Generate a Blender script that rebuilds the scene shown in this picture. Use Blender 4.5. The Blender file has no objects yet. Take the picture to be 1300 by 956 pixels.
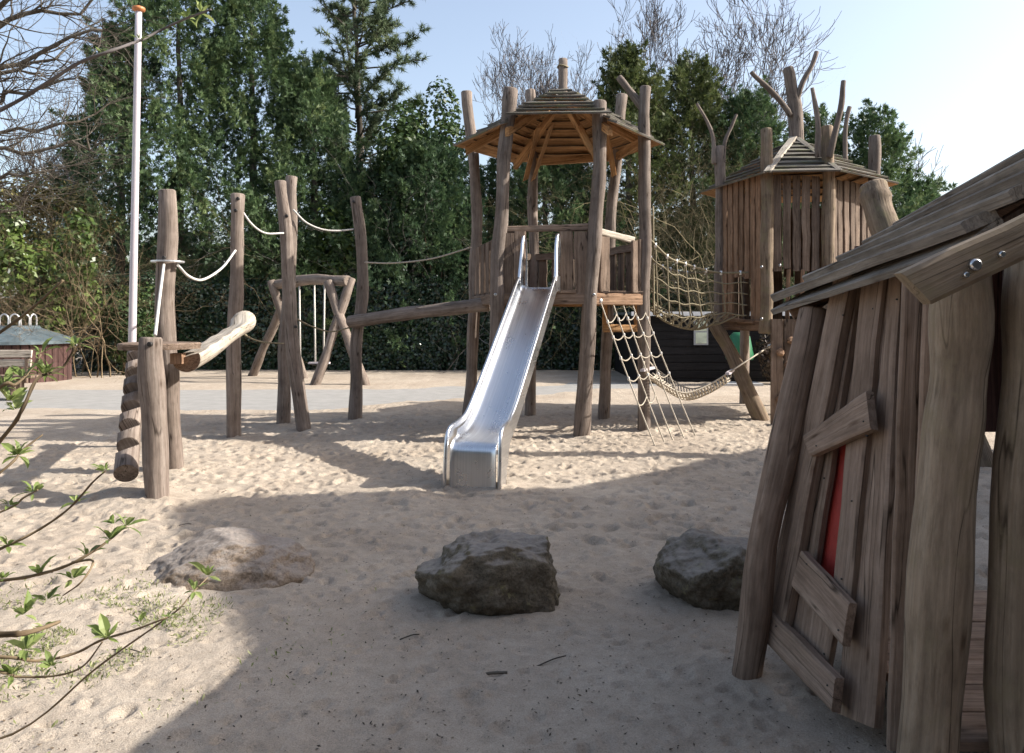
import bpy, math, random
import numpy as np
from mathutils import Vector, Quaternion
V = Vector
scene = bpy.context.scene
COL = scene.collection
R = math.radians

# ------------------------------------------------------------------ camera, sky, sun
CAM_H, FPX, HORIZ = 1.6, 1000.0, 402.0            # eye height (m), focal length and horizon row in photo pixels
cam = bpy.data.cameras.new("camera"); co = bpy.data.objects.new("camera", cam); COL.objects.link(co)
co.location = (0, 0, CAM_H); co.rotation_euler = (R(90), 0, 0)
cam.sensor_width = 36; cam.lens = 36 * FPX / 1300
cam.shift_y = -(478 - HORIZ) / 1300
cam.clip_start = 0.05; cam.clip_end = 3000
scene.camera = co
SUN_EL, SUN_AZ = R(34), R(90)                     # azimuth clockwise from +Y: the sun stands to the right
sdir = V((math.sin(SUN_AZ) * math.cos(SUN_EL), math.cos(SUN_AZ) * math.cos(SUN_EL), math.sin(SUN_EL)))
world = bpy.data.worlds.new("World"); scene.world = world; world.use_nodes = True
wn = world.node_tree.nodes; wl = world.node_tree.links
sky = wn.new("ShaderNodeTexSky"); sky.sky_type = 'NISHITA'; sky.sun_disc = False
sky.sun_elevation = SUN_EL; sky.sun_rotation = SUN_AZ
sky.air_density = 1.0; sky.dust_density = 2.8; sky.ozone_density = 0.5
bg = wn["Background"]; bg.inputs[1].default_value = 0.14
hsv = wn.new('ShaderNodeHueSaturation'); hsv.inputs['Saturation'].default_value = .82
wl.new(sky.outputs[0], hsv.inputs['Color']); wl.new(hsv.outputs[0], bg.inputs[0])
sl = bpy.data.lights.new("sun", 'SUN'); sl.energy = 4.6; sl.angle = R(0.53); sl.color = (1, .95, .87)
so = bpy.data.objects.new("sun", sl); COL.objects.link(so)
so.rotation_euler = sdir.to_track_quat('Z', 'Y').to_euler(); so.location = (20, 0, 20)
scene.view_settings.view_transform = 'Standard'; scene.view_settings.look = 'None'
scene.view_settings.exposure = 0.97; scene.view_settings.gamma = 1
scene.cycles.max_bounces = 6; scene.cycles.transparent_max_bounces = 4

def P(px, py, Y):                                  # photo measurement at a known distance -> place in metres
    return V(((px - 650) / FPX * Y, Y, CAM_H + (HORIZ - py) / FPX * Y))
def G(px, py):
    Y = CAM_H * FPX / (py - HORIZ); return V(((px - 650) / FPX * Y, Y, 0))

# ------------------------------------------------------------------ materials
def mat(name):
    m = bpy.data.materials.new(name); m.use_nodes = True
    n = m.node_tree.nodes; b = n["Principled BSDF"]
    return m, n, m.node_tree.links, b
def nd(n, t, **kw):
    x = n.new(t)
    for k, v in kw.items(): setattr(x, k, v)
    return x
def ramp(n, stops):
    r = n.new("ShaderNodeValToRGB"); e = r.color_ramp.elements
    while len(e) < len(stops): e.new(0.5)
    for q, (p, c) in zip(e, stops): q.position = p; q.color = (*c, 1)
    return r
def mixc(n, l, fac, a, b, mode='MIX'):
    x = n.new("ShaderNodeMix"); x.data_type = 'RGBA'; x.blend_type = mode
    for s, v in ((0, fac), (6, a), (7, b)):
        if hasattr(v, 'is_linked'): l.new(v, x.inputs[s])
        else: x.inputs[s].default_value = v if s == 0 else (*v, 1)
    return x.outputs[2]
def noise(n, l, vec, scale, detail=5, rough=.6):
    x = n.new("ShaderNodeTexNoise"); x.inputs['Scale'].default_value = scale
    x.inputs['Detail'].default_value = detail; x.inputs['Roughness'].default_value = rough
    if vec is not None: l.new(vec, x.inputs['Vector'])
    return x.outputs[0]

def wood(name, dark, mid, light, grain=26, stretch=.9, rough=.85, bump=.5, moss=None, crack=.5, val=.35):
    m, n, l, b = mat(name)
    at = nd(n, "ShaderNodeAttribute", attribute_name="gc")
    oi = n.new("ShaderNodeObjectInfo")
    mul = nd(n, "ShaderNodeVectorMath", operation='MULTIPLY_ADD')
    l.new(oi.outputs['Random'], mul.inputs[0]); mul.inputs[1].default_value = (17, 9, 31); l.new(at.outputs['Vector'], mul.inputs[2])
    mp = n.new("ShaderNodeMapping"); mp.inputs['Scale'].default_value = (grain, grain, stretch)
    l.new(mul.outputs[0], mp.inputs[0])
    g1 = noise(n, l, mp.outputs[0], 1.0, 7, .65)
    mp2 = n.new("ShaderNodeMapping"); mp2.inputs['Scale'].default_value = (grain * 3.2, grain * 3.2, stretch * 2.2)
    l.new(mul.outputs[0], mp2.inputs[0])
    g2 = noise(n, l, mp2.outputs[0], 1.0, 4, .6)
    blot = noise(n, l, mul.outputs[0], 3.3, 4, .6)
    c1 = ramp(n, [(.28, dark), (.5, mid), (.74, light)]); l.new(g1, c1.inputs[0])
    c2 = ramp(n, [(.33, (.38,) * 3), (.52, (1.,) * 3), (.8, (1.16,) * 3)]); l.new(g2, c2.inputs[0])
    col = mixc(n, l, crack, c1.outputs[0], c2.outputs[0], 'MULTIPLY')
    c3 = ramp(n, [(.3, (.62, .6, .58)), (.55, (1, 1, 1)), (.75, (1.15, 1.14, 1.16))]); l.new(blot, c3.inputs[0])
    col = mixc(n, l, .8, col, c3.outputs[0], 'MULTIPLY')
    cmp_ = n.new("ShaderNodeMapping"); cmp_.inputs['Scale'].default_value = (9, 9, .45); l.new(mul.outputs[0], cmp_.inputs[0])
    cn = noise(n, l, cmp_.outputs[0], 1.0, 2, .5)
    cr = ramp(n, [(.488, (1, 1, 1)), (.499, (.16, .14, .12)), (.51, (1, 1, 1))]); l.new(cn, cr.inputs[0])
    cg = ramp(n, [(.42, (0, 0, 0)), (.5, (1, 1, 1))]); l.new(noise(n, l, mul.outputs[0], 2.4, 3, .5), cg.inputs[0])
    col = mixc(n, l, cg.outputs[0], col, mixc(n, l, 1.0, col, cr.outputs[0], 'MULTIPLY'))
    mp4 = n.new("ShaderNodeMapping"); mp4.inputs['Scale'].default_value = (42, 42, 9); l.new(mul.outputs[0], mp4.inputs[0])
    c4 = ramp(n, [(.32, (.66, .64, .62)), (.52, (1, 1, 1)), (.72, (1.18, 1.17, 1.16))]); l.new(noise(n, l, mp4.outputs[0], 1.0, 6, .72), c4.inputs[0])
    col = mixc(n, l, .75, col, c4.outputs[0], 'MULTIPLY')
    mp5 = n.new("ShaderNodeMapping"); mp5.inputs['Scale'].default_value = (9, 9, 3.2); l.new(mul.outputs[0], mp5.inputs[0])
    vk = n.new("ShaderNodeTexVoronoi"); vk.inputs['Scale'].default_value = 1; l.new(mp5.outputs[0], vk.inputs['Vector'])
    c5 = ramp(n, [(.05, (.28, .22, .17)), (.1, (.75, .7, .66)), (.17, (1, 1, 1))]); l.new(vk.outputs['Distance'], c5.inputs[0])
    col = mixc(n, l, .8, col, c5.outputs[0], 'MULTIPLY')
    if moss:
        mf = ramp(n, [(.5, (0, 0, 0)), (.68, (1, 1, 1))]); l.new(noise(n, l, mul.outputs[0], 5.1, 6, .7), mf.inputs[0])
        col = mixc(n, l, mf.outputs[0], col, moss)
    hs = n.new("ShaderNodeHueSaturation")
    mr = n.new("ShaderNodeMapRange"); mr.inputs[3].default_value = 1 - val; mr.inputs[4].default_value = 1 + val
    l.new(oi.outputs['Random'], mr.inputs[0]); l.new(mr.outputs[0], hs.inputs['Value']); l.new(col, hs.inputs['Color'])
    l.new(hs.outputs[0], b.inputs['Base Color'])
    b.inputs['Roughness'].default_value = rough; b.inputs['Specular IOR Level'].default_value = .25
    ad = nd(n, "ShaderNodeMath", operation='ADD'); l.new(g1, ad.inputs[0]); l.new(g2, ad.inputs[1])
    bp = n.new("ShaderNodeBump"); bp.inputs['Strength'].default_value = bump; bp.inputs['Distance'].default_value = .012
    l.new(ad.outputs[0], bp.inputs['Height']); l.new(bp.outputs[0], b.inputs['Normal'])
    return m

def plain(name, col, rough=.6, metal=0, nscale=12, namp=.25, bump=0, bscale=80):
    m, n, l, b = mat(name)
    tc = n.new("ShaderNodeTexCoord")
    f = noise(n, l, tc.outputs['Object'], nscale, 6, .65)
    r = ramp(n, [(.3, tuple(c * (1 - namp) for c in col)), (.7, tuple(min(1, c * (1 + namp)) for c in col))]); l.new(f, r.inputs[0])
    l.new(r.outputs[0], b.inputs['Base Color'])
    b.inputs['Roughness'].default_value = rough; b.inputs['Metallic'].default_value = metal
    if bump:
        bp = n.new("ShaderNodeBump"); bp.inputs['Strength'].default_value = bump; bp.inputs['Distance'].default_value = .02
        l.new(noise(n, l, tc.outputs['Object'], bscale, 5), bp.inputs['Height']); l.new(bp.outputs[0], b.inputs['Normal'])
    return m

def leafm(name, a, c, d, transl=.3, rough=.55, spec=.3):
    """foliage: three hues picked by each leaf's own tint value"""
    m, n, l, b = mat(name)
    at = nd(n, "ShaderNodeAttribute", attribute_name="tint")
    r = ramp(n, [(0, a), (.55, c), (1, d)]); l.new(at.outputs['Fac'], r.inputs[0])
    l.new(r.outputs[0], b.inputs['Base Color']); b.inputs['Roughness'].default_value = rough
    b.inputs['Specular IOR Level'].default_value = spec
    tr = n.new("ShaderNodeBsdfTranslucent"); l.new(r.outputs[0], tr.inputs[0])
    mx = n.new("ShaderNodeMixShader"); mx.inputs[0].default_value = transl
    l.new(b.outputs[0], mx.inputs[1]); l.new(tr.outputs[0], mx.inputs[2])
    l.new(mx.outputs[0], n["Material Output"].inputs[0])
    return m

M = {}
M['log'] = wood("weathered_log", (.13, .098, .08), (.21, .168, .14), (.3, .252, .215), grain=22, stretch=.8, bump=.4, crack=.32, val=.16)
M['mosslog'] = wood("mossy_log", (.13, .092, .064), (.24, .178, .125), (.33, .262, .19), grain=20, stretch=.8, bump=.5, moss=(.2, .165, .095), val=.1)
M['plank'] = wood("weathered_plank", (.105, .072, .052), (.19, .136, .101), (.275, .21, .163), grain=34, stretch=1.0, bump=.4, val=.25)
M['hut'] = wood("brown_playhouse_plank", (.2, .138, .1), (.3, .212, .156), (.4, .3, .23), grain=34, stretch=.8, bump=.4, crack=.3, val=.16)  # even warm brown of the playhouse boards
M['huttop'] = wood("brown_grey_roof_plank", (.15, .128, .107), (.25, .218, .186), (.35, .315, .272), grain=30, stretch=1.0, bump=.45, crack=.35, val=.12)
M['hutlog'] = wood("olive_stained_log", (.19, .138, .095), (.285, .215, .15), (.37, .295, .215), grain=22, stretch=.8, bump=.5, crack=.3, moss=(.235, .185, .115), val=.08)
M['roofp'] = wood("grey_roof_plank", (.08, .07, .062), (.152, .138, .12), (.235, .216, .186), grain=34, stretch=1.2, bump=.5, moss=(.13, .135, .075), val=.18)
M['fresh'] = wood("unweathered_wood", (.27, .135, .055), (.47, .265, .12), (.62, .39, .2), grain=14, stretch=.9, bump=.25, val=.14)
M['tan'] = wood("half_weathered_plank", (.135, .076, .044), (.245, .15, .094), (.35, .235, .155), grain=30, stretch=.9, bump=.4, val=.25)
M['pale'] = wood("pale_wood", (.3, .25, .2), (.5, .44, .36), (.62, .56, .48), grain=22, stretch=.8, bump=.35, val=.1)  # pale wood colour; on one rail and one hip it stands for sunlight
M['dark'] = wood("black_stained_board", (.008, .008, .009), (.014, .013, .014), (.024, .022, .022), grain=20, stretch=.8, bump=.3, val=.2)
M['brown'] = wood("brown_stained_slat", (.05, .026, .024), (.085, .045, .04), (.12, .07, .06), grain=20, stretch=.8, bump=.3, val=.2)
M['bark'] = wood("tree_bark", (.05, .042, .034), (.1, .085, .068), (.17, .15, .12), grain=11, stretch=1.6, bump=.7, val=.1)
M['greybark'] = wood("grey_twig_bark", (.1, .088, .085), (.18, .16, .155), (.26, .235, .225), grain=11, stretch=1.6, bump=.5, val=.1)
M['brownbark'] = wood("brown_twig_bark", (.09, .065, .04), (.17, .125, .075), (.27, .21, .13), grain=11, stretch=1.6, bump=.5, val=.1)
M['rope'] = plain("hemp_rope", (.42, .365, .29), .9, 0, 60, .2)
M['wrope'] = plain("pale_nylon_rope", (.55, .52, .48), .8, 0, 60, .12)
M['grope'] = plain("olive_brown_rope", (.22, .185, .118), .9, 0, 60, .25)
M['ferrule'] = plain("aluminium_ferrule", (.7, .7, .7), .4, .8, 30, .1)
M['bolt'] = plain("steel_bolt", (.6, .6, .6), .3, 1, 30, .15)
M['socket'] = plain("dark_bolt_recess", (.025, .022, .02), .6, .2, 30, .2)
M['white'] = plain("white_paint", (.5, .455, .475), .4, 0, 5, .05)
M['orange'] = plain("orange_brown_knob", (.45, .17, .06), .5, 0, 20, .2)
M['red'] = plain("red_painted_board", (.33, .03, .02), .55, 0, 8, .25, .15, 60)
M['zinc'] = plain("grey_painted_lid", (.1, .13, .145), .5, .2, 4, .2)
M['green'] = plain("green_plastic", (.015, .12, .05), .45, 0, 8, .15)
M['trim'] = plain("white_roof_trim", (.7, .72, .74), .6, 0, 8, .1)
M['concrete'] = plain("concrete_foot", (.4, .41, .42), .9, 0, 30, .2)
M['earth'] = plain("leaf_litter", (.055, .045, .03), .95, 0, 20, .5, .6, 60)
M['conifer'] = leafm("cypress_foliage", (.032, .062, .031), (.092, .148, .062), (.21, .265, .115))
M['olivecon'] = leafm("olive_cypress_foliage", (.035, .05, .018), (.09, .118, .04), (.2, .215, .085))
M['twig'] = wood("olive_twig_bark", (.1, .08, .045), (.19, .155, .088), (.3, .25, .15), grain=11, stretch=1.6, bump=.4, val=.1)
M['conifer2'] = leafm("dark_cypress_foliage", (.022, .048, .025), (.06, .105, .047), (.135, .19, .075))
M['pine'] = leafm("pine_needles", (.036, .06, .036), (.1, .14, .075), (.2, .235, .12))
M['ivy'] = leafm("ivy_leaves", (.016, .034, .013), (.045, .08, .025), (.11, .15, .04), .2, .5, .3)
M['hedge'] = leafm("hedge_leaves", (.012, .026, .014), (.027, .055, .026), (.06, .1, .045), .12, .3, .6)
M['laurel'] = leafm("laurel_leaves", (.028, .052, .014), (.075, .12, .028), (.19, .25, .065), .3, .35, .5)
M['olivebush'] = leafm("olive_buds", (.09, .075, .03), (.17, .15, .05), (.26, .24, .08), .3)
M['young'] = leafm("young_leaves", (.11, .155, .045), (.2, .26, .075), (.38, .42, .17), .4, .5, .3)
M['weed'] = leafm("weed_blades", (.14, .16, .06), (.25, .28, .11), (.38, .38, .2), .3)
M['litter'] = leafm("dry_bits", (.03, .02, .015), (.08, .055, .035), (.18, .13, .08), .05)

# brushed steel
m, n, l, b = mat("brushed_steel")
tc = nd(n, "ShaderNodeAttribute", attribute_name="gc")
mp = n.new("ShaderNodeMapping"); mp.inputs['Scale'].default_value = (60, 60, .8); l.new(tc.outputs['Vector'], mp.inputs[0])
f = noise(n, l, mp.outputs[0], 1, 5, .6); blo = noise(n, l, tc.outputs['Vector'], 4, 5, .65)
r = ramp(n, [(.3, (.62, .63, .65)), (.7, (.78, .79, .81))]); l.new(f, r.inputs[0]); l.new(r.outputs[0], b.inputs['Base Color'])
r2 = ramp(n, [(.3, (.25,) * 3), (.7, (.33,) * 3)]); l.new(blo, r2.inputs[0]); l.new(r2.outputs[0], b.inputs['Roughness'])
b.inputs['Metallic'].default_value = 1
bp = n.new("ShaderNodeBump"); bp.inputs['Strength'].default_value = .06; bp.inputs['Distance'].default_value = .004
l.new(f, bp.inputs['Height']); l.new(bp.outputs[0], b.inputs['Normal']); M['steel'] = m

# sand
m, n, l, b = mat("playground_sand"); tc = n.new("ShaderNodeTexCoord"); ob = tc.outputs['Object']
big = noise(n, l, ob, .8, 5, .6); mid_ = noise(n, l, ob, 9, 6, .7); fine = noise(n, l, ob, 160, 4, .75)
r = ramp(n, [(.3, (.335, .277, .22)), (.55, (.405, .342, .276)), (.75, (.465, .4, .328))]); l.new(big, r.inputs[0])
r2 = ramp(n, [(.3, (.8, .79, .77)), (.62, (1.04,) * 3)]); l.new(mid_, r2.inputs[0])
r3 = ramp(n, [(.3, (.5, .48, .46)), (.5, (1,) * 3), (.72, (1.35,) * 3)]); l.new(fine, r3.inputs[0])
col = mixc(n, l, .8, r.outputs[0], r2.outputs[0], 'MULTIPLY'); col = mixc(n, l, .7, col, r3.outputs[0], 'MULTIPLY')
vo = n.new("ShaderNodeTexVoronoi"); vo.inputs['Scale'].default_value = 14; l.new(ob, vo.inputs['Vector'])
r4 = ramp(n, [(.03, (.3, .24, .2)), (.075, (1, 1, 1))]); l.new(vo.outputs['Distance'], r4.inputs[0])
gate = ramp(n, [(.56, (0,) * 3), (.6, (1,) * 3)]); l.new(noise(n, l, ob, 2.2, 4), gate.inputs[0])
col = mixc(n, l, gate.outputs[0], col, mixc(n, l, 1.0, col, r4.outputs[0], 'MULTIPLY'))
l.new(col, b.inputs['Base Color']); b.inputs['Roughness'].default_value = .95; b.inputs['Specular IOR Level'].default_value = .1
ad = nd(n, "ShaderNodeMath", operation='MULTIPLY_ADD'); l.new(fine, ad.inputs[0]); ad.inputs[1].default_value = .3
n18 = noise(n, l, ob, 22, 6, .7); l.new(n18, ad.inputs[2])
bp = n.new("ShaderNodeBump"); bp.inputs['Strength'].default_value = .75; bp.inputs['Distance'].default_value = .022
l.new(ad.outputs[0], bp.inputs['Height']); l.new(bp.outputs[0], b.inputs['Normal']); M['sand'] = m
# path
M['path'] = plain("pale_grey_path", (.27, .26, .245), .95, 0, 3.5, .13, .5, 90)
# boulders
def rockm(name, a, c, d, lich):
    m, n, l, b = mat(name); tc = n.new("ShaderNodeTexCoord"); ob = tc.outputs['Object']
    r = ramp(n, [(.3, a), (.5, c), (.72, d)]); l.new(noise(n, l, ob, 7, 9, .72), r.inputs[0])
    r2 = ramp(n, [(.35, (.45,) * 3), (.55, (1,) * 3), (.8, (1.35,) * 3)]); l.new(noise(n, l, ob, 70, 5, .7), r2.inputs[0])
    col = mixc(n, l, .75, r.outputs[0], r2.outputs[0], 'MULTIPLY')
    g = ramp(n, [(.58, (0,) * 3), (.66, (1,) * 3)]); l.new(noise(n, l, ob, 11, 7, .75), g.inputs[0])
    col = mixc(n, l, g.outputs[0], col, lich)
    # dust lies on what faces up
    ge = n.new("ShaderNodeNewGeometry"); sx = n.new("ShaderNodeSeparateXYZ"); l.new(ge.outputs['Normal'], sx.inputs[0])
    ad = nd(n, "ShaderNodeMath", operation='MULTIPLY_ADD'); l.new(noise(n, l, ob, 16, 6, .7), ad.inputs[0]); ad.inputs[1].default_value = .5; l.new(sx.outputs[2], ad.inputs[2])
    g2 = ramp(n, [(.9, (0,) * 3), (1.0, (.75,) * 3)]); g2.color_ramp.elements[1].position = 1.0
    mr = n.new("ShaderNodeMapRange"); mr.inputs[1].default_value = .85; mr.inputs[2].default_value = 1.3; mr.inputs[4].default_value = .6; l.new(ad.outputs[0], mr.inputs[0])
    col = mixc(n, l, mr.outputs[0], col, (.36, .33, .31))
    l.new(col, b.inputs['Base Color']); b.inputs['Roughness'].default_value = .9; b.inputs['Specular IOR Level'].default_value = .2
    bp = n.new("ShaderNodeBump"); bp.inputs['Strength'].default_value = .8; bp.inputs['Distance'].default_value = .03
    l.new(noise(n, l, ob, 28, 9, .75), bp.inputs['Height']); l.new(bp.outputs[0], b.inputs['Normal'])
    return m
M['rock'] = rockm("dark_boulder", (.075, .06, .042), (.165, .135, .096), (.28, .24, .185), (.23, .2, .11))
M['rock2'] = rockm("tan_boulder", (.16, .115, .08), (.28, .215, .16), (.38, .31, .25), (.33, .3, .26))
M['glass'] = plain("window_glass", (.6, .66, .52), .2, 0, 3, .3)  # bright greenish base colour stands in for light reflected by the panes

# ------------------------------------------------------------------ mesh helpers
ORG = {}
class MB:
    def __init__(s): s.v, s.f, s.g, s.m, s.s = [], [], [], [], []
    def tube(s, pts, rad, sides=8, cap=True, seed=0, wob=0., mi=0, capmi=None, smooth=True):
        pts = [V(p) for p in pts]; n = len(pts)
        rad = [rad] * n if not hasattr(rad, '__len__') else list(rad)
        rr = random.Random(seed); ph = [rr.uniform(0, 6.28) for _ in range(8)]
        t0 = (pts[1] - pts[0]).normalized()
        a = t0.cross(V((0, 0, 1)) if abs(t0.z) < .9 else V((0, 1, 0))).normalized()
        L = rr.uniform(0, 50); base = len(s.v); ox, oy = rr.uniform(0, 9), rr.uniform(0, 9)
        for i in range(n):
            t = (pts[min(i + 1, n - 1)] - pts[max(i - 1, 0)]).normalized()
            a = (a - t * a.dot(t)).normalized(); c = t.cross(a)
            if i: L += (pts[i] - pts[i - 1]).length
            for k in range(sides):
                th = 2 * math.pi * k / sides
                r = rad[i]
                if wob:
                    r *= 1 + wob * (math.sin(2 * th + ph[0] + L * 1.7) + .7 * math.sin(3 * th + ph[1] - L * 2.9) + .6 * math.sin(th + ph[2] + L * 5.1) + .4 * math.sin(5 * th + ph[3] + L * 9))
                d = a * math.cos(th) + c * math.sin(th)
                s.v.append(pts[i] + d * r); s.g.append((ox + math.cos(th) * rad[i], oy + math.sin(th) * rad[i], L))
        for i in range(n - 1):
            for k in range(sides):
                k2 = (k + 1) % sides; p = base + i * sides
                s.f.append((p + k, p + k2, p + sides + k2, p + sides + k)); s.m.append(mi); s.s.append(smooth)
        if cap:
            s.f.append(tuple(base + k for k in range(sides))[::-1]); s.m.append(mi if capmi is None else capmi); s.s.append(False)
            s.f.append(tuple(base + (n - 1) * sides + k for k in range(sides))); s.m.append(mi if capmi is None else capmi); s.s.append(False)
        return s
    def log(s, pts, r0, r1=None, sides=14, n=None, wob=.035, seed=1, crook=.012, mi=0, capmi=None, bev=True):
        r1 = r0 if r1 is None else r1
        pts = spline([V(p) for p in pts], n or max(10, int(4 * path_len(pts)) + 6))
        rr = random.Random(seed); ph = [rr.uniform(0, 6.28) for _ in range(6)]; N = len(pts)
        L = 0; out = []
        for i, p in enumerate(pts):
            if i: L += (pts[i] - pts[i - 1]).length
            out.append(p + V((math.sin(L * 2.3 + ph[0]) + .6 * math.sin(L * 5.2 + ph[1]), math.sin(L * 2.1 + ph[2]), 0)) * crook * (1 if 0 < i < N - 1 else .6))
        rad = [r0 + (r1 - r0) * i / (N - 1) for i in range(N)]
        rad = [r * (1 + .05 * math.sin(i * 1.3 + ph[3]) + .04 * math.sin(i * .57 + ph[4])) for i, r in enumerate(rad)]
        if bev:
            d = (out[-1] - out[-2]).normalized(); e = out[-1]
            out[-1] = e - d * rad[-1] * .18; out.append(e); rad.append(rad[-1] * .86)
            d = (out[1] - out[0]).normalized(); e = out[0]
            out[0] = e + d * rad[0] * .18; out.insert(0, e); rad.insert(0, rad[0] * .86)
        return s.tube(out, rad, sides, True, seed, wob, mi, capmi)
    def quadplank(s, bl, br, tr, tl, nrm, th, seg=5, jit=.006, bow=0., seed=0, mi=0, botmi=None, bev=.12):
        """a board between four corners (length runs bl->tl), thickness th along nrm (front = +nrm)"""
        rr = random.Random(seed); bl, br, tr, tl, nrm = (V(q) for q in (bl, br, tr, tl, nrm)); nrm = nrm.normalized()
        base = len(s.v); L = (tl - bl).length; W = (br - bl).length; o = (rr.uniform(0, 20), rr.uniform(0, 20), rr.uniform(0, 50))
        for i in range(seg + 1):
            t = i / seg
            a = bl.lerp(tl, t); c = br.lerp(tr, t); e = (c - a)
            w = e.length; e = e / w if w > 1e-6 else V((0, 0, 0))
            a = a + e * rr.uniform(-jit, jit); c = c + e * rr.uniform(-jit, jit)
            bw = nrm * (bow * (1 - (2 * t - 1) ** 2) + rr.uniform(-jit, jit) * .3)
            k = e * min(th * bev * 2, w * .2); kn = nrm * th * bev * 1.2
            hi = nrm * th / 2
            ring = [a - hi + bw, c - hi + bw, c + hi - kn + bw, c + hi - k + bw, a + hi + k + bw, a + hi - kn + bw]
            s.v += ring
            for gx, gy in ((0, 0), (W, 0), (W, th), (W, th), (0, th), (0, th)): s.g.append((o[0] + gx, o[1] + gy, o[2] + t * L))
        for i in range(seg):
            p = base + i * 6
            for k in range(6):
                k2 = (k + 1) % 6
                s.f.append((p + k, p + k2, p + 6 + k2, p + 6 + k)); s.m.append(botmi if (botmi is not None and k == 0) else mi); s.s.append(False)
        s.f.append(tuple(base + k for k in range(6))[::-1]); s.f.append(tuple(base + seg * 6 + k for k in range(6)))
        s.m += [mi, mi]; s.s += [False, False]
        return s
    def board(s, p0, p1, w, th, nrm, **kw):
        p0, p1, nrm = V(p0), V(p1), V(nrm).normalized(); e = (p1 - p0).cross(nrm).normalized() * w / 2
        e = -e
        return s.quadplank(p0 - e, p0 + e, p1 + e, p1 - e, nrm if ((p0 + e) - (p0 - e)).cross(p1 - p0).dot(nrm) > 0 else nrm, th, **kw)
    def box(s, c, sx, sy, sz, mi=0):
        c = V(c); base = len(s.v)
        for dx in (-1, 1):
            for dy in (-1, 1):
                for dz in (-1, 1):
                    s.v.append(c + V((dx * sx / 2, dy * sy / 2, dz * sz / 2))); s.g.append((dx * sx / 2 + c.x, dy * sy / 2, dz * sz / 2 + c.z))
        for q in ((0, 1, 3, 2), (4, 6, 7, 5), (0, 4, 5, 1), (2, 3, 7, 6), (0, 2, 6, 4), (1, 5, 7, 3)):
            s.f.append(tuple(base + k for k in q)); s.m.append(mi); s.s.append(False)
        return s
def path_len(pts): return sum((V(pts[i + 1]) - V(pts[i])).length for i in range(len(pts) - 1))
def spline(pts, n):
    pts = [V(p) for p in pts]
    if len(pts) == 2: return [pts[0].lerp(pts[1], i / (n - 1)) for i in range(n)]
    q = [pts[0] * 2 - pts[1]] + pts + [pts[-1] * 2 - pts[-2]]; m = len(pts) - 1; out = []
    for i in range(n):
        u = i / (n - 1) * m; k = min(int(u), m - 1); t = u - k
        p0, p1, p2, p3 = q[k:k + 4]
        out.append(.5 * ((2 * p1) + (p2 - p0) * t + (2 * p0 - 5 * p1 + 4 * p2 - p3) * t * t + (3 * p1 - p0 - 3 * p2 + p3) * t ** 3))
    return out
def sag(a, b, d, n=14):
    a, b = V(a), V(b)
    return [a.lerp(b, i / (n - 1)) - V((0, 0, d * (1 - (2 * i / (n - 1) - 1) ** 2))) for i in range(n)]

def setp(o, label=None, cat=None, group=None, kind=None):
    if label: o['label'] = label
    if cat: o['category'] = cat
    if group: o['group'] = group
    if kind: o['kind'] = kind
    return o
def thing(name, loc, label, cat, group=None):
    o = bpy.data.objects.new(name, None); COL.objects.link(o); o.location = loc; o.empty_display_size = .2
    ORG[o.name] = V(loc); return setp(o, label, cat, group)
def link(name, me, mats, parent, org):
    for x in (mats if isinstance(mats, (list, tuple)) else [mats]): me.materials.append(M[x])
    o = bpy.data.objects.new(name, me); COL.objects.link(o)
    if parent is not None: o.parent = parent; ORG[o.name] = ORG[parent.name]
    else: o.location = org; ORG[o.name] = V(org)
    return o
def add(name, mb, mats, parent=None, org=(0, 0, 0), **pr):
    og = ORG[parent.name] if parent is not None else V(org)
    me = bpy.data.meshes.new(name); me.from_pydata([v - og for v in mb.v], [], mb.f)
    a = me.attributes.new("gc", 'FLOAT_VECTOR', 'POINT'); a.data.foreach_set("vector", np.array(mb.g, 'f').ravel())
    me.polygons.foreach_set("material_index", np.array(mb.m, 'i')); me.polygons.foreach_set("use_smooth", np.array(mb.s, bool))
    me.update()
    return setp(link(name, me, mats, parent, og), **pr)
def npmesh(name, verts, k, tint, mats, parent=None, org=(0, 0, 0), gc=None, **pr):
    """loose k-gons: verts (n,k,3)"""
    og = ORG[parent.name] if parent is not None else V(org)
    v = (verts.reshape(-1, 3) - np.array(og)).astype('f'); nf = len(v) // k
    me = bpy.data.meshes.new(name); me.vertices.add(len(v)); me.vertices.foreach_set("co", v.ravel())
    me.loops.add(len(v)); me.loops.foreach_set("vertex_index", np.arange(len(v), dtype='i'))
    me.polygons.add(nf); me.polygons.foreach_set("loop_start", np.arange(0, len(v), k, dtype='i'))
    if tint is not None:
        a = me.attributes.new("tint", 'FLOAT', 'POINT'); a.data.foreach_set("value", np.repeat(np.clip(tint, 0, 1), k).astype('f'))
    if gc is not None:
        a = me.attributes.new("gc", 'FLOAT_VECTOR', 'POINT'); a.data.foreach_set("vector", gc.astype('f').ravel())
    me.update(calc_edges=True)
    return setp(link(name, me, mats, parent, og), **pr)
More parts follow.
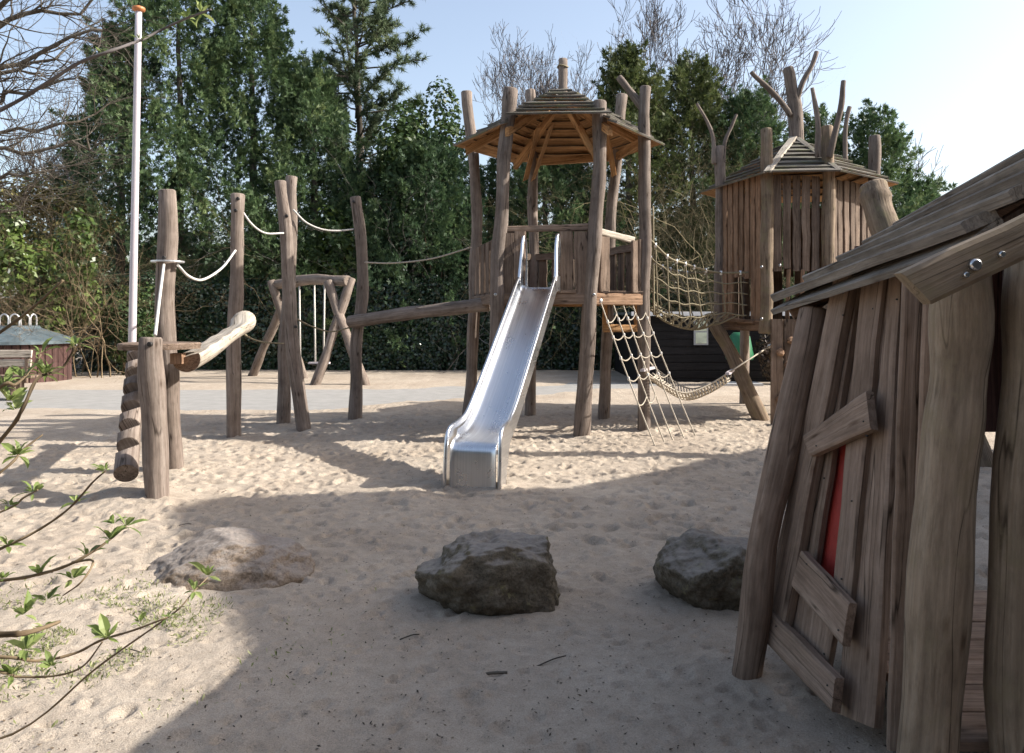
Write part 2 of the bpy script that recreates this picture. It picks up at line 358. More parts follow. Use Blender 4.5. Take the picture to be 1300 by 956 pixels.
def segmesh(name, segs, mats, parent=None, org=(0, 0, 0), sides=3, **pr):
    """thin branches: rows of (p0, p1, r0, r1) as tapered prisms"""
    s = np.array(segs, float); p0, p1, r0, r1 = s[:, :3], s[:, 3:6], s[:, 6:7], s[:, 7:8]
    d = p1 - p0; d /= np.linalg.norm(d, axis=1, keepdims=True) + 1e-9
    ref = np.where(np.abs(d[:, 2:3]) < .9, np.array([[0, 0, 1.]]), np.array([[0, 1., 0]]))
    a = np.cross(d, ref); a /= np.linalg.norm(a, axis=1, keepdims=True); c = np.cross(d, a)
    Q = np.zeros((len(s), sides, 4, 3)); gc = np.zeros_like(Q)
    for k in range(sides):
        t0, t1 = 2 * math.pi * k / sides, 2 * math.pi * (k + 1) / sides
        e0 = a * math.cos(t0) + c * math.sin(t0); e1 = a * math.cos(t1) + c * math.sin(t1)
        Q[:, k] = np.stack([p0 + e0 * r0, p0 + e1 * r0, p1 + e1 * r1, p1 + e0 * r1], 1)
        gc[:, k] = Q[:, k]
    return npmesh(name, Q.reshape(-1, 4, 3), 4, None, mats, parent, org, gc.reshape(-1, 3), **pr)

# ------------------------------------------------------------------ ground
rng = np.random.default_rng(7)
def vnoise(x, y, sc, seed):
    g = np.random.default_rng(seed).random((64, 64)); x = x / sc; y = y / sc
    i, j = np.floor(x).astype(int), np.floor(y).astype(int); u, v = x - i, y - j
    u = u * u * (3 - 2 * u); v = v * v * (3 - 2 * v); w = lambda a, b: g[a % 64, b % 64]
    return (w(i, j) * (1 - u) + w(i + 1, j) * u) * (1 - v) + (w(i, j + 1) * (1 - u) + w(i + 1, j + 1) * u) * v - .5
def axis(fine0, fine1, step, far0, far1, n):
    a = np.arange(fine0, fine1, step)
    lo = fine0 - (np.geomspace(1, 1 + fine0 - far0, n) - 1)[1:][::-1]; hi = a[-1] + (np.geomspace(1, 1 + far1 - a[-1], n) - 1)[1:]
    return np.concatenate([lo, a, hi])
gx = axis(-6.0, 5.0, .021, -400, 400, 40); gy = axis(9.0, 14.0, .028, -60, 900, 40)
gy = np.concatenate([gy[gy < 1.7], np.arange(1.72, 5.0, .0155), np.arange(5.0, 9.0, .023), gy[gy >= 9.0]])
X, Yg = np.meshgrid(gx, gy)
Z = vnoise(X, Yg, 2.3, 1) * .07 + vnoise(X, Yg, .9, 2) * .03 + vnoise(X, Yg, .33, 3) * .014 + (vnoise(X, Yg, .14, 4) * .009 + vnoise(X, Yg, .07, 5) * .008 + vnoise(X, Yg, .045, 6) * .006) * np.clip((Yg - 3.6) / 2, .7, 1)
nd_ = 9000                                                        # footprints and scuffs
dx_, dy_ = rng.uniform(-7, 7, nd_), 1.8 + 12 * rng.random(nd_)
for cx, cy in zip(dx_, dy_):
    big_ = rng.random() < .12 and cy > 4.2; sx, sy = (rng.uniform(.06, .12), rng.uniform(.04, .07)) if big_ else (rng.uniform(.02, .05), rng.uniform(.018, .04)); th = rng.uniform(0, 3.14); dep = (rng.uniform(.01, .026) if big_ else rng.uniform(.005, .018)) * 1
    R_ = .3
    i0, i1 = np.searchsorted(gx, (cx - R_, cx + R_)); j0, j1 = np.searchsorted(gy, (cy - R_, cy + R_))
    xx, yy = X[j0:j1, i0:i1] - cx, Yg[j0:j1, i0:i1] - cy
    u, v = xx * math.cos(th) + yy * math.sin(th), -xx * math.sin(th) + yy * math.cos(th)
    q = ((u / sx) ** 2 + (v / sy) ** 2) ** 1.35
    Z[j0:j1, i0:i1] += dep * (-np.exp(-q) + .55 * np.exp(-(np.sqrt(q) - 1.75) ** 2 * 2.2))
for _ in range(1500):                                             # kicked-up heel marks with steep edges
    cx, cy = rng.uniform(-5.5, 5), rng.uniform(4.5, 12.5); sx, sy = rng.uniform(.03, .085), rng.uniform(.02, .045); th = rng.normal(0, .5); dep = rng.uniform(.014, .034)
    i0, i1 = np.searchsorted(gx, (cx - .25, cx + .25)); j0, j1 = np.searchsorted(gy, (cy - .2, cy + .2))
    xx, yy = X[j0:j1, i0:i1] - cx, Yg[j0:j1, i0:i1] - cy
    u, v = xx * math.cos(th) + yy * math.sin(th), -xx * math.sin(th) + yy * math.cos(th); q = (u / sx) ** 2 + (v / sy) ** 2
    Z[j0:j1, i0:i1] += dep * (-np.exp(-q ** 1.8) + .5 * np.exp(-(np.sqrt(q) - 1.6) ** 2 * 4) * (v > 0))
def mound(x, y, h, r): return h * np.exp(-((X - x) ** 2 + (Yg - y) ** 2) / r ** 2)
Z += mound(-3.42, 7.05, .12, .33) + mound(-3.2, 6.6, .05, .4) + mound(.0, 4.6, .05, .5) + mound(1.2, 4.4, .04, .5) + mound(-.5, 7.05, -.07, .22) + mound(-.75, 6.75, .05, .2)
for bx_, by_ in ((-3.07, 6.81), (-3.6, 8.25), (-3.66, 10.4), (-2.9, 11.1), (-3.42, 11.9), (-2.42, 12.1), (-.67, 12.0), (-.2, 10.25), (.9, 10.4), (1.84, 10.95), (1.43, 12.1), (1.03, 3.5)):
    Z += mound(bx_, by_, .035, .3) + mound(bx_ - .12, by_ - .1, -.03, .13)
sl_x = np.clip(X + 3, 0, 40)                                      # the path's near and far edges drift away to the right
PY0, PY1 = 13.3 + sl_x * .75, 17.6 + sl_x * .33
edge = vnoise(X, Yg, 1.1, 9) * .5 + vnoise(X, Yg, .3, 10) * .25
onp = np.clip((Yg - PY0 + edge) / .35, 0, 1) * np.clip((PY1 - Yg + edge) / .35, 0, 1)
zone = np.clip((Yg - 11.6) / .8, 0, 1) * np.clip((23 - Yg) / 1.0, 0, 1)
Z = Z * (1 - zone) + zone * (np.maximum(Z * .7, -.02) + .035)
Z = Z * (1 - onp) + onp * (-.03)
far = np.clip((Yg - 26) / 10, 0, 1); Z = Z * (1 - far)
def ground_z(x, y):
    i = int(np.clip(np.searchsorted(gx, x), 1, len(gx) - 1)); j = int(np.clip(np.searchsorted(gy, y), 1, len(gy) - 1))
    return float(Z[j, i])
nxg, nyg = len(gx), len(gy)
me = bpy.data.meshes.new("sand"); me.vertices.add(nxg * nyg)
me.vertices.foreach_set("co", np.stack([X, Yg, Z], -1).astype('f').ravel())
idx = np.arange(nxg * nyg).reshape(nyg, nxg)
q = np.stack([idx[:-1, :-1], idx[:-1, 1:], idx[1:, 1:], idx[1:, :-1]], -1).reshape(-1, 4)
me.loops.add(q.size); me.loops.foreach_set("vertex_index", q.ravel().astype('i'))
me.polygons.add(len(q)); me.polygons.foreach_set("loop_start", np.arange(0, q.size, 4, dtype='i')); me.polygons.foreach_set("use_smooth", np.ones(len(q), bool))
me.update(calc_edges=True)
setp(link("sand", me, 'sand', None, (0, 0, 0)), kind='structure')
mb = MB(); mb.v = [V((-60, 12.2, -.004)), V((60, 12.2, -.004)), V((60, 21, -.004)), V((-60, 21, -.004))]; mb.g = [(0, 0, 0)] * 4; mb.f = [(0, 1, 2, 3)]; mb.m = [0]; mb.s = [False]
add("path", mb, 'path', kind='structure')

# ------------------------------------------------------------------ wood helpers
def gpt(x, y, dz=-.12): return V((x, y, ground_z(x, y) + dz))
def post_pts(spec, Y0, Y1=None):
    """(px,py) marks from foot to top at distance Y0..Y1 -> points, foot sunk in the sand"""
    Y1 = Y1 or Y0; n = len(spec)
    pts = [P(px, py, Y0 + (Y1 - Y0) * i / (n - 1)) for i, (px, py) in enumerate(spec)]
    pts[0] = V((pts[0].x, pts[0].y, -.15)); return pts
def bolt(name, p, nrm, r, m, parent, proud=.012):
    nrm = V(nrm).normalized(); p = V(p)
    mb = MB().tube([p - nrm * .02, p + nrm * proud * .6, p + nrm * proud], [r, r, r * .7], 10)
    return add(name, mb, m, parent)

# ------------------------------------------------------------------ climbing frame on the left
A = G(199, 637); B = G(217, 596)
t = thing("log_climber", (A.x, A.y, 0), "short and tall log post joined by a round wooden perch with a notched log stair", "climbing frame")
postA = add("post", MB().log(post_pts([(200, 637), (196, 530), (193, 428)], 6.81), .106, .098, seed=3, crook=.008, sides=18), 'log', t)
postB = add("post", MB().log(post_pts([(218, 596), (217, 480), (210, 400), (212, 241)], 8.25), .098, .092, seed=4, crook=.01, sides=18), 'log', t)
bolt("bolt", P(190, 437, 6.71), (0, -1, 0), .022, 'socket', postA); bolt("bolt", P(208, 327, 8.15), (0, -1, 0), .02, 'socket', postB)
# perch: an irregular slab
mb = MB(); c = P(201, 439, 7.55); ring = []
for k in range(28):
    a = 2 * math.pi * k / 28; r = .36 * (1 + .05 * math.sin(3 * a + 1) + .03 * math.sin(5 * a)); ring.append((r * math.cos(a), r * 1.05 * math.sin(a)))
for z_, s_ in ((-.03, .97), (.02, 1.0), (.03, .97)):
    for x_, y_ in ring: mb.v.append(c + V((x_ * s_, y_ * s_, z_))); mb.g.append((y_, z_, x_))
for j in range(2):
    for k in range(28): mb.f.append((j * 28 + k, j * 28 + (k + 1) % 28, (j + 1) * 28 + (k + 1) % 28, (j + 1) * 28 + k)); mb.m.append(0); mb.s.append(False)
mb.f += [tuple(range(28))[::-1], tuple(range(56, 84))]; mb.m += [0, 0]; mb.s += [False, False]
add("perch", mb, 'plank', t)
add("bearer", MB().box(P(226, 455, 7.5), .11, .1, .1), 'tan', t)
# notched stair log
def notched():
    mb = MB(); p0, p1 = P(160, 601, 6.85), P(173, 449, 8.25); ax = (p1 - p0).normalized(); L = (p1 - p0).length
    up = V((0, -1, .35)); up = (up - ax * up.dot(ax)).normalized(); sd = ax.cross(up); N = 150; S = 24; base = 0; per = L / 6.6
    for i in range(N):
        s_ = i / (N - 1) * L; r = .1 - .012 * s_ / L; u = ((s_ - .2) / per) % 1 if .2 < s_ < L - .03 else .99
        dep = 0
        if u < .52: dep = u / .52 * .115
        elif u < .6: dep = (1 - (u - .52) / .08) * .115
        lim = r - dep
        for k in range(S):
            th = 2 * math.pi * k / S; h = math.sin(th) * r * (1 + .03 * math.sin(2 * th + s_ * 3)); w = math.cos(th) * r
            mb.v.append(p0 + ax * s_ + up * min(h, lim) + sd * w); mb.g.append((w, h, s_))
    for i in range(N - 1):
        for k in range(S): mb.f.append((i * S + k, i * S + (k + 1) % S, (i + 1) * S + (k + 1) % S, (i + 1) * S + k)); mb.m.append(0); mb.s.append(False)
    mb.f += [tuple(range(S))[::-1], tuple((N - 1) * S + k for k in range(S))]; mb.m += [0, 0]; mb.s += [False, False]
    return mb
add("notched_log", notched(), 'log', t, label="log cut with six step notches leaning up to the perch")
# half log ramp going up to the right
def ramp_log():
    mb = MB(); p0, p1 = P(236, 455, 7.5), P(314, 406, 9.75); ax = (p1 - p0).normalized(); L = (p1 - p0).length
    up = (V((-.25, -.25, 1)) - ax * V((-.25, -.25, 1)).dot(ax)).normalized(); sd = ax.cross(up); N = 26; S = 20
    for i in range(N):
        s_ = i / (N - 1) * L; r = .135 + .012 * math.sin(s_ * 3); cut = .015 if s_ < L - .35 else .015 + (s_ - L + .35) / .1 * .1
        e = 1 if i < N - 2 else (.93 if i == N - 2 else .75)
        for k in range(S):
            th = 2 * math.pi * k / S; h = math.sin(th) * r * e; w = math.cos(th) * r * e
            mb.v.append(p0 + ax * s_ + up * min(h, cut + .006 * math.sin(s_ * 14 + w * 20)) + sd * w); mb.g.append((w, h, s_))
    for i in range(N - 1):
        for k in range(S): mb.f.append((i * S + k, i * S + (k + 1) % S, (i + 1) * S + (k + 1) % S, (i + 1) * S + k)); mb.m.append(0); mb.s.append(True)
    mb.f += [tuple(range(S))[::-1], tuple((N - 1) * S + k for k in range(S))]; mb.m += [1, 0]; mb.s += [False, False]
    return mb
add("ramp_log", ramp_log(), ['pale', 'tan'], t, label="pale split log sloping up from the perch")
mb = MB(); c = P(213, 333, 8.25)
for rr_, z_ in ((.105, 0), (.165, 0), (.165, .015), (.105, .015)):
    for k in range(24): a = 2 * math.pi * k / 24; mb.v.append(c + V((rr_ * math.cos(a), rr_ * math.sin(a), z_))); mb.g.append((0, 0, 0))
for j in range(4):
    for k in range(24): mb.f.append((j * 24 + k, j * 24 + (k + 1) % 24, ((j + 1) % 4) * 24 + (k + 1) % 24, ((j + 1) % 4) * 24 + k)); mb.m.append(0); mb.s.append(False)
add("rope_collar", mb, 'ferrule', postB)

# ------------------------------------------------------------------ standing posts and ropes
def single(name, mb, m, org, label, cat, group=None): return add(name, mb, m, None, org, label=label, cat=cat, group=group)
PG = "bare log posts of the rope course"
pC = single("log_post", MB().log(post_pts([(298, 556), (297, 430), (301, 330), (302, 246)], 10.4), .097, .085, seed=11), 'log', G(298, 556), "straight log post just right of the split log ramp", "post", PG)
pD = single("log_post", MB().log(post_pts([(389, 546), (376, 470), (366, 380), (364, 300), (357, 230)], 11.1), .098, .085, seed=12), 'log', G(389, 546), "log post leaning left whose foot stands right of its crossing twin", "post", PG)
pE = single("log_post", MB().log(post_pts([(359, 536), (362, 440), (368, 320), (371, 224)], 11.75), .095, .085, seed=13), 'log', G(359, 536), "log post crossing behind the one leaning left", "post", PG)
pF = single("log_post", MB().log(post_pts([(450, 534), (453, 440), (461, 355), (451, 250)], 12.1), .1, .085, seed=14), 'log', G(450, 534), "kinked log post holding the low end of the long beam", "post", PG)
for o_, p_ in ((pC, (302, 252, 10.3)), (pC, (299, 267, 10.3)), (pD, (364, 274, 11.0)), (pD, (375, 415, 11.0)), (pF, (449, 256, 12.0))):
    bolt("bolt", P(*p_), (0, -1, 0), .022, 'socket', o_)
bm = single("balance_beam", MB().log([P(443, 409, 12.0), P(510, 399, 11.7), P(560, 393, 11.5), P(622, 386, 11.2)], .09, .105, seed=15, crook=.012), 'log', P(443, 409, 12.0), "long log beam rising from the kinked post to the slide tower", "beam")
bolt("bolt", P(449, 408, 11.88), (0, -1, 0), .02, 'socket', bm)
RG = "hand ropes strung between the posts"
def rope(pts, label, m='wrope', r=.014, group=RG):
    single("hand_rope", MB().tube(spline(pts, 22), r, 6), m, pts[0], label, "rope", group)
rope([P(197, 426, 6.8), P(203, 375, 7.4), P(208, 336, 8.1)], "straight white rope from the short post up to the metal collar", r=.014)
rope([P(226, 337, 8.2), P(240, 351, 8.6), P(258, 355, 9.1), P(282, 340, 9.8), P(299, 318, 10.2)], "white rope sagging from the metal collar to the straight post", r=.015)
rope([P(306, 266, 10.4), P(320, 285, 10.5), P(337, 296, 10.7), P(360, 296, 11.0)], "pale rope sagging from the straight post to the crossing posts")
rope([P(372, 266, 11.6), P(388, 282, 11.7), P(408, 291, 11.8), P(428, 293, 11.9), P(449, 291, 12.05)], "pale rope hanging high from the crossing posts to the kinked post")
rope([P(460, 333, 12.05), P(500, 334, 11.95), P(550, 328, 11.9), P(598, 314, 11.85)], "tan rope between the kinked post and the slide tower", 'rope', .013)
rope([P(308, 423, 9.8), P(322, 431, 10.4), P(340, 435, 11.0), P(360, 436, 11.6)], "low brown rope from the ramp log to the crossing posts", 'grope', .012)
rope([P(375, 404, 11.2), P(395, 414, 11.5), P(420, 421, 11.8), P(447, 415, 12.0)], "low brown rope from the crossing posts to the beam end", 'grope', .012)

# flagpole
f0 = P(166, 500, 9.6); f0.z = -.1
t = thing("flagpole", (f0.x, f0.y, 0), "tall thin white flagpole behind the notched log stair", "flagpole")
add("pole", MB().tube(spline([f0, P(168, 430, 9.6), P(176, 14, 9.6)], 20), [.054 - .016 * i / 19 for i in range(20)], 14), 'white', t)
k_ = P(176, 13, 9.6)
add("finial", MB().tube([k_ - V((0, 0, .02)), k_, k_ + V((0, 0, .03)), k_ + V((0, 0, .05))], [.04, .075, .075, .03], 14), 'orange', t)

# ------------------------------------------------------------------ slide tower
HC = V((.66, 11.35, 0))
t = thing("slide_tower", HC, "tall open log tower with a six-sided plank roof above the steel slide", "play tower")
TW = t
TP = [([(594, 536), (600, 430), (605, 320), (602, 220), (593, 116)], 12.0, 12.0, .092, .082),
      ([(630, 560), (632, 420), (632, 330), (641, 200), (649, 112)], 10.25, 10.35, .1, .088),
      ([(737, 556), (746, 430), (755, 300), (760, 210), (762, 128)], 10.4, 10.38, .105, .088),
      ([(817, 548), (817, 420), (819, 300), (817, 210), (820, 110)], 10.95, 10.95, .09, .082),
      ([(767, 534), (770, 420), (775, 290), (783, 195), (790, 120)], 12.1, 12.1, .09, .08),
      ([(672, 531), (676, 400), (677, 280), (677, 200), (672, 114)], 12.5, 12.5, .09, .075)]
tops = []
for i, (sp, y0, y1, r0, r1) in enumerate(TP):
    pts = post_pts(sp, y0, y1); tops.append(pts)
    add("post", MB().log(pts, r0, r1, seed=20 + i, crook=.01, sides=16), 'log', t)
add("stub_branch", MB().log([P(818, 140, 11.0), P(800, 118, 11.05), P(785, 98, 11.1)], .06, .05, seed=31, sides=10), 'log', t)
# roof: six faces of lapped boards, grey above and unweathered below
EZ, AZ, RR = 4.05, 4.93, 1.48
def hexc(k, r=RR, z=EZ, rot=R(-3)): a = R(60 * k) + rot; return HC + V((r * math.cos(a), r * 1.0 * math.sin(a), z))
apex = V((HC.x + .08, HC.y + .1, AZ))
def roof_face(A_, B_, C_, n, name, parent, mats=('roofp', 'fresh'), th=.028, lap=.3, lift=.05, seed=0, top=.88, over=.06, seg=4):
    nr = (B_ - A_).cross(C_ - A_).normalized()
    if nr.z < 0: nr = -nr
    rr = random.Random(seed)
    for i in range(n):
        t0 = i / n * top; t1 = min((i + 1 + lap) / n * top, .97)
        a0, b0 = A_.lerp(C_, t0), B_.lerp(C_, t0); a1, b1 = A_.lerp(C_, t1), B_.lerp(C_, t1)
        e = (b0 - a0).normalized(); o0, o1 = rr.uniform(-.01, over), rr.uniform(-.01, over)
        dz = nr * lift; j = lambda: nr * rr.uniform(-.006, .008)
        sl_ = (a0 - a1).normalized() * rr.uniform(-.015, .015)
        mb = MB().quadplank(a0 - e * o0 + dz + j() + sl_, a1 - e * o0 * .6 + j(), b1 + e * o1 * .6 + j(), b0 + e * o1 + dz + j() + sl_ * .3, nr, th, seg=3, jit=.006, seed=seed * 31 + i, mi=0, botmi=1)
        # length must run along the board
        mb = MB().quadplank(a1 - e * o0 * .6 + j(), a0 - e * o0 + dz + j() + sl_, b0 + e * o1 + dz + j() + sl_ * .3, b1 + e * o1 * .6 + j(), nr, th, seg=seg, jit=.007, seed=seed * 31 + i, mi=0, botmi=1)
        add(name, mb, mats, parent)
for k in range(6):
    A_, B_ = hexc(k), hexc(k + 1)
    dz = {4: .1, 3: -.02, 5: -.03}.get(k, 0)
    if k == 4: m_ = (A_ + B_) / 2; A_, B_ = m_ + (A_ - m_) * .86, m_ + (B_ - m_) * .86
    roof_face(A_ + V((0, 0, dz)), B_ + V((0, 0, dz)), apex, 8, "roof_plank", t, seed=k + 1)
for k in range(6):
    c_ = hexc(k, RR * .9, EZ - .05)
    add("rafter", MB().board(c_, apex - V((0, 0, .16)), .07, .12, (0, 0, 1), seed=60 + k), 'fresh', t)
for k in range(6):
    a_, b_ = tops[(0, 1, 2, 3, 4, 5)[k]], tops[(1, 2, 3, 4, 5, 0)[k]]
    z_ = EZ + .05 if k in (0, 1, 2) else EZ
    pa = min(a_, key=lambda q_: abs(q_.z - z_)); pb = min(b_, key=lambda q_: abs(q_.z - z_))
    def at_z(pts, z):
        for i in range(len(pts) - 1):
            if pts[i].z <= z <= pts[i + 1].z: return pts[i].lerp(pts[i + 1], (z - pts[i].z) / (pts[i + 1].z - pts[i].z))
        return pts[-1]
    if k in (3, 4):
        add("eave_beam", MB().board(at_z(a_, z_), at_z(b_, z_), .11, .07, ((at_z(a_, z_) + at_z(b_, z_)) / 2 - HC - V((0, 0, z_))), seed=70 + k), 'fresh', t)
# braces under the roof, from the posts up to the front
add("brace", MB().board(at_z(tops[5], 3.75) + V((0, -.12, 0)), P(700, 160, 11.0), .1, .05, (.3, -1, .2), seed=80), 'fresh', t)
add("brace", MB().board(at_z(tops[5], 3.75) + V((-.12, -.12, 0)), P(683, 163, 11.3), .09, .05, (.3, -1, .2), seed=81), 'fresh', t)
add("brace", MB().board(at_z(tops[2], 3.72) + V((-.02, .12, 0)), P(735, 160, 10.75), .08, .05, (0, -1, 0), seed=82), 'fresh', t)
add("brace", MB().board(at_z(tops[4], 3.7), P(770, 165, 11.4), .08, .05, (0, -1, 0), seed=83), 'fresh', t)
add("finial", MB().log([apex - V((0, 0, .3)), apex + V((0, 0, .42))], .068, .066, seed=85, crook=.002), 'log', t)
fr = apex + V((0, 0, .3))
add("finial_ring", MB().tube([fr + V((.075 * math.cos(a), .075 * math.sin(a), .012 * math.sin(2 * a))) for a in [R(15 * q_) for q_ in range(25)]], .012, 5), 'grope', t)
# platform
FZ = 1.95
base = [at_z(q_, FZ) for q_ in tops]
def inner(k, s=.97): return HC + V((0, 0, FZ)) + (base[k] - HC - V((0, 0, FZ))) * s
ys = [p_.y for p_ in base]
nb = 12
for i in range(nb):                                       # floor boards run left to right across the hexagon
    y0 = min(ys) + (max(ys) - min(ys)) * i / nb; y1 = min(ys) + (max(ys) - min(ys)) * (i + 1) / nb - .012
    ym = (y0 + y1) / 2; xs = []
    for k in range(6):
        a_, b_ = base[k], base[(k + 1) % 6]
        if (a_.y - ym) * (b_.y - ym) < 0: xs.append(a_.x + (b_.x - a_.x) * (ym - a_.y) / (b_.y - a_.y))
    if len(xs) == 2:
        x0, x1 = sorted(xs)
        add("floor_board", MB().quadplank((x0, y1, FZ - .02), (x0, y0, FZ - .02), (x1, y0, FZ - .02), (x1, y1, FZ - .02), (0, 0, 1), .04, seed=90 + i, seg=3, botmi=1), ['plank', 'fresh'], t)
for k in range(6):                                        # fascia under the floor
    a_, b_ = base[k], base[(k + 1) % 6]; o_ = ((a_ + b_) / 2 - HC); o_.z = 0; o_.normalize()
    add("floor_beam", MB().board(a_ - V((0, 0, .115)) + o_ * .03, b_ - V((0, 0, .115)) + o_ * .03, .15, .05, o_, seed=110 + k, botmi=None), 'fresh' if k in (3, 4) else ('tan' if k == 2 else 'plank'), t)
# railings
def rail(k, u0, u1, z0, z1, n, gap=.25, top=True, m='plank', skip=(), seed=0, off=.0, wv=.0):
    a_, b_ = base[k], base[(k + 1) % 6]; o_ = ((a_ + b_) / 2 - HC); o_.z = 0; o_.normalize(); e = (b_ - a_)
    rr = random.Random(seed); w = (u1 - u0) / n
    for i in range(n):
        if i in skip: continue
        ua = u0 + w * i + w * gap / 2; ub = u0 + w * (i + 1) - w * gap / 2; d = rr.uniform(-.015, .02)
        bl = a_ + e * ua + o_ * off; br = a_ + e * ub + o_ * off
        add("rail_board", MB().quadplank(bl + V((0, 0, z0)), br + V((0, 0, z0)), br + V((0, 0, z1 + d)), bl + V((0, 0, z1 + d)), o_, .035, seed=seed * 7 + i, jit=.008), m, t)
    if top: add("top_rail", MB().board(a_ + e * u0 + V((0, 0, z1 - .03)) + o_ * (off - .045), a_ + e * u1 + V((0, 0, z1 - .03)) + o_ * (off - .045), .1, .045, o_, seed=seed + 500), m, t)
rail(1, .06, .3, -.12, .75, 2, .05, True, seed=1, off=.03); rail(1, .66, .97, -.12, .75, 2, .05, False, seed=2, off=.03)
a_, b_ = base[1], base[2]
add("top_rail", MB().board(a_.lerp(b_, .04) + V((0, 0, .79)), a_.lerp(b_, .97) + V((0, 0, .83)), .09, .05, (0, -1, 0), seed=9), 'plank', t)
rail(0, .08, .95, -.05, .68, 4, .35, True, seed=3); rail(5, .05, .95, -.02, .62, 4, .3, True, seed=4)
rail(4, .05, .95, -.02, .62, 5, .4, True, seed=5); rail(3, .05, .95, -.02, .66, 4, .35, True, seed=6)
rail(2, .1, .34, -.02, .72, 1, .3, False, seed=7, off=.02); rail(2, .72, .98, -.02, .7, 2, .2, False, seed=8, off=.02)
a_, b_ = base[2], base[3]
add("top_rail", MB().board(a_.lerp(b_, .1) + V((0, 0, .79)), a_.lerp(b_, .8) + V((0, 0, .70)), .09, .05, (.4, -1, 0), seed=10), 'pale', t)  # paler colour paints sunlight onto this rail
# step frame below the right-hand opening
q0, q1 = P(768, 390, 11.2), P(808, 390, 11.3)
for q_ in (q0, q1): add("step_upright", MB().board(q_ + V((0, 0, .1)), q_ - V((0, 0, .34)), .07, .05, (0, -1, 0), seed=int(q_.x * 100)), 'fresh', t)
add("step", MB().board(q0 + V((-.03, -.03, -.3)), q1 + V((.03, -.03, -.3)), .1, .05, (0, -1, .2), seed=12), 'fresh', t)
bolt("bolt", P(629, 374, 10.15), (0, -1, 0), .02, 'bolt', t); bolt("bolt", P(754, 374, 10.3), (0, -1, 0), .02, 'bolt', t)

# ------------------------------------------------------------------ steel slide
o0 = V((.345, 10.15, 0)); sd_ = V((-.25, -1, 0)).normalized(); sx_ = V((-sd_.y, sd_.x, 0)); sx_ = V((1, -.25, 0)).normalized()
prof = [(-.3, 1.98), (-.08, 1.98), (.06, 1.955), (.2, 1.87), (.4, 1.735), (.8, 1.47), (1.2, 1.205), (1.6, .94), (1.95, .71), (2.15, .585), (2.32, .5), (2.5, .445), (2.72, .425), (2.83, .405), (2.875, .36), (2.89, .27), (2.9, .1), (2.91, -.1)]
pp = spline([V((a_, 0, b_)) for a_, b_ in prof], 80)
t = thing("slide", (o0.x, o0.y, 0), "shiny stainless steel slide running from the tower down to the sand", "slide")
W2 = .225
def slide_pt(s_, z_, w_): return o0 + sd_ * s_ + sx_ * w_ + V((0, 0, z_))
mb = MB(); cs = [(-W2, .09), (-W2 + .006, .045), (-W2 + .025, .014), (-W2 + .07, .002), (-.08, 0), (.08, 0), (W2 - .07, .002), (W2 - .025, .014), (W2 - .006, .045), (W2, .09)]
rows = []
for i, p_ in enumerate(pp):
    tg = (pp[min(i + 1, 79)] - pp[max(i - 1, 0)]).normalized(); nz = V((-tg.z, 0, tg.x))
    if nz.z < 0 and tg.z > 0: nz = -nz
    lipf = 1 if p_.x < 2.7 else .35
    for w_, h_ in cs:
        q_ = p_ + nz * h_ * lipf; mb.v.append(slide_pt(q_.x, q_.z, w_)); mb.g.append((w_, 0, i * .04))
for i in range(79):
    for k in range(9): a_ = i * 10 + k; mb.f.append((a_, a_ + 1, a_ + 11, a_ + 10)); mb.m.append(0); mb.s.append(True)
add("chute", mb, 'steel', t)
for sg in (-1, 1):
    mb = MB(); ti = []; tq, bq = [], []
    for i, p_ in enumerate(pp):
        if p_.x > 2.5: continue
        tg = (pp[min(i + 1, 79)] - pp[max(i - 1, 0)]).normalized(); nz = V((-tg.z, 0, tg.x)); tq.append(p_ + nz * .145); bq.append(p_ - nz * .05)
    tq += [V((2.7, 0, .57)), V((2.81, 0, .555)), V((2.88, 0, .52)), V((2.915, 0, .44)), V((2.945, 0, .25)), V((2.97, 0, -.1))]
    bq += [V((2.55, 0, .34)), V((2.62, 0, .2)), V((2.7, 0, .05)), V((2.78, 0, -.1)), V((2.85, 0, -.1)), V((2.92, 0, -.12))]
    tq, bq = spline(tq, 80), spline(bq, 80)
    for i in range(80):
        tp, bt = tq[i], bq[i]; fl = .03 * max(0, (i - 66) / 13)
        ti.append(slide_pt(tp.x, tp.z, sg * (W2 + .012 + fl)))
        for q_, dw in ((tp, 0), (bt, 0), (bt, .014), (tp, .014)): mb.v.append(slide_pt(q_.x, q_.z, sg * (W2 + .004 + dw + fl))); mb.g.append((q_.z, dw, i * .04))
    for i in range(79):
        for k in range(4): a_ = i * 4; mb.f.append((a_ + k, a_ + (k + 1) % 4, a_ + 4 + (k + 1) % 4, a_ + 4 + k)); mb.m.append(0); mb.s.append(False)
    sw = add("side_wall", mb, 'steel', t)
    add("edge_tube", MB().tube(ti[8:], .019, 10), 'steel', sw)
    hp = [slide_pt(.12, 2.03, sg * (W2 + .012)), slide_pt(.06, 2.2, sg * (W2 + .01)), slide_pt(0, 2.45, sg * (W2 + .0)), slide_pt(-.05, 2.6, sg * W2), slide_pt(-.12, 2.66, sg * W2), slide_pt(-.2, 2.6, sg * W2), slide_pt(-.24, 2.4, sg * W2), slide_pt(-.26, 1.97, sg * W2)]
    hr = add("handrail", MB().tube(spline(hp, 40), .024, 12), 'steel', t)
    mb = MB().quadplank(slide_pt(-.02, 1.98, sg * W2), slide_pt(-.25, 1.98, sg * W2), slide_pt(-.2, 2.5, sg * W2), slide_pt(-.03, 2.5, sg * W2), sx_, .006, seg=2, jit=0)
    add("guard_plate", mb, 'steel', hr)

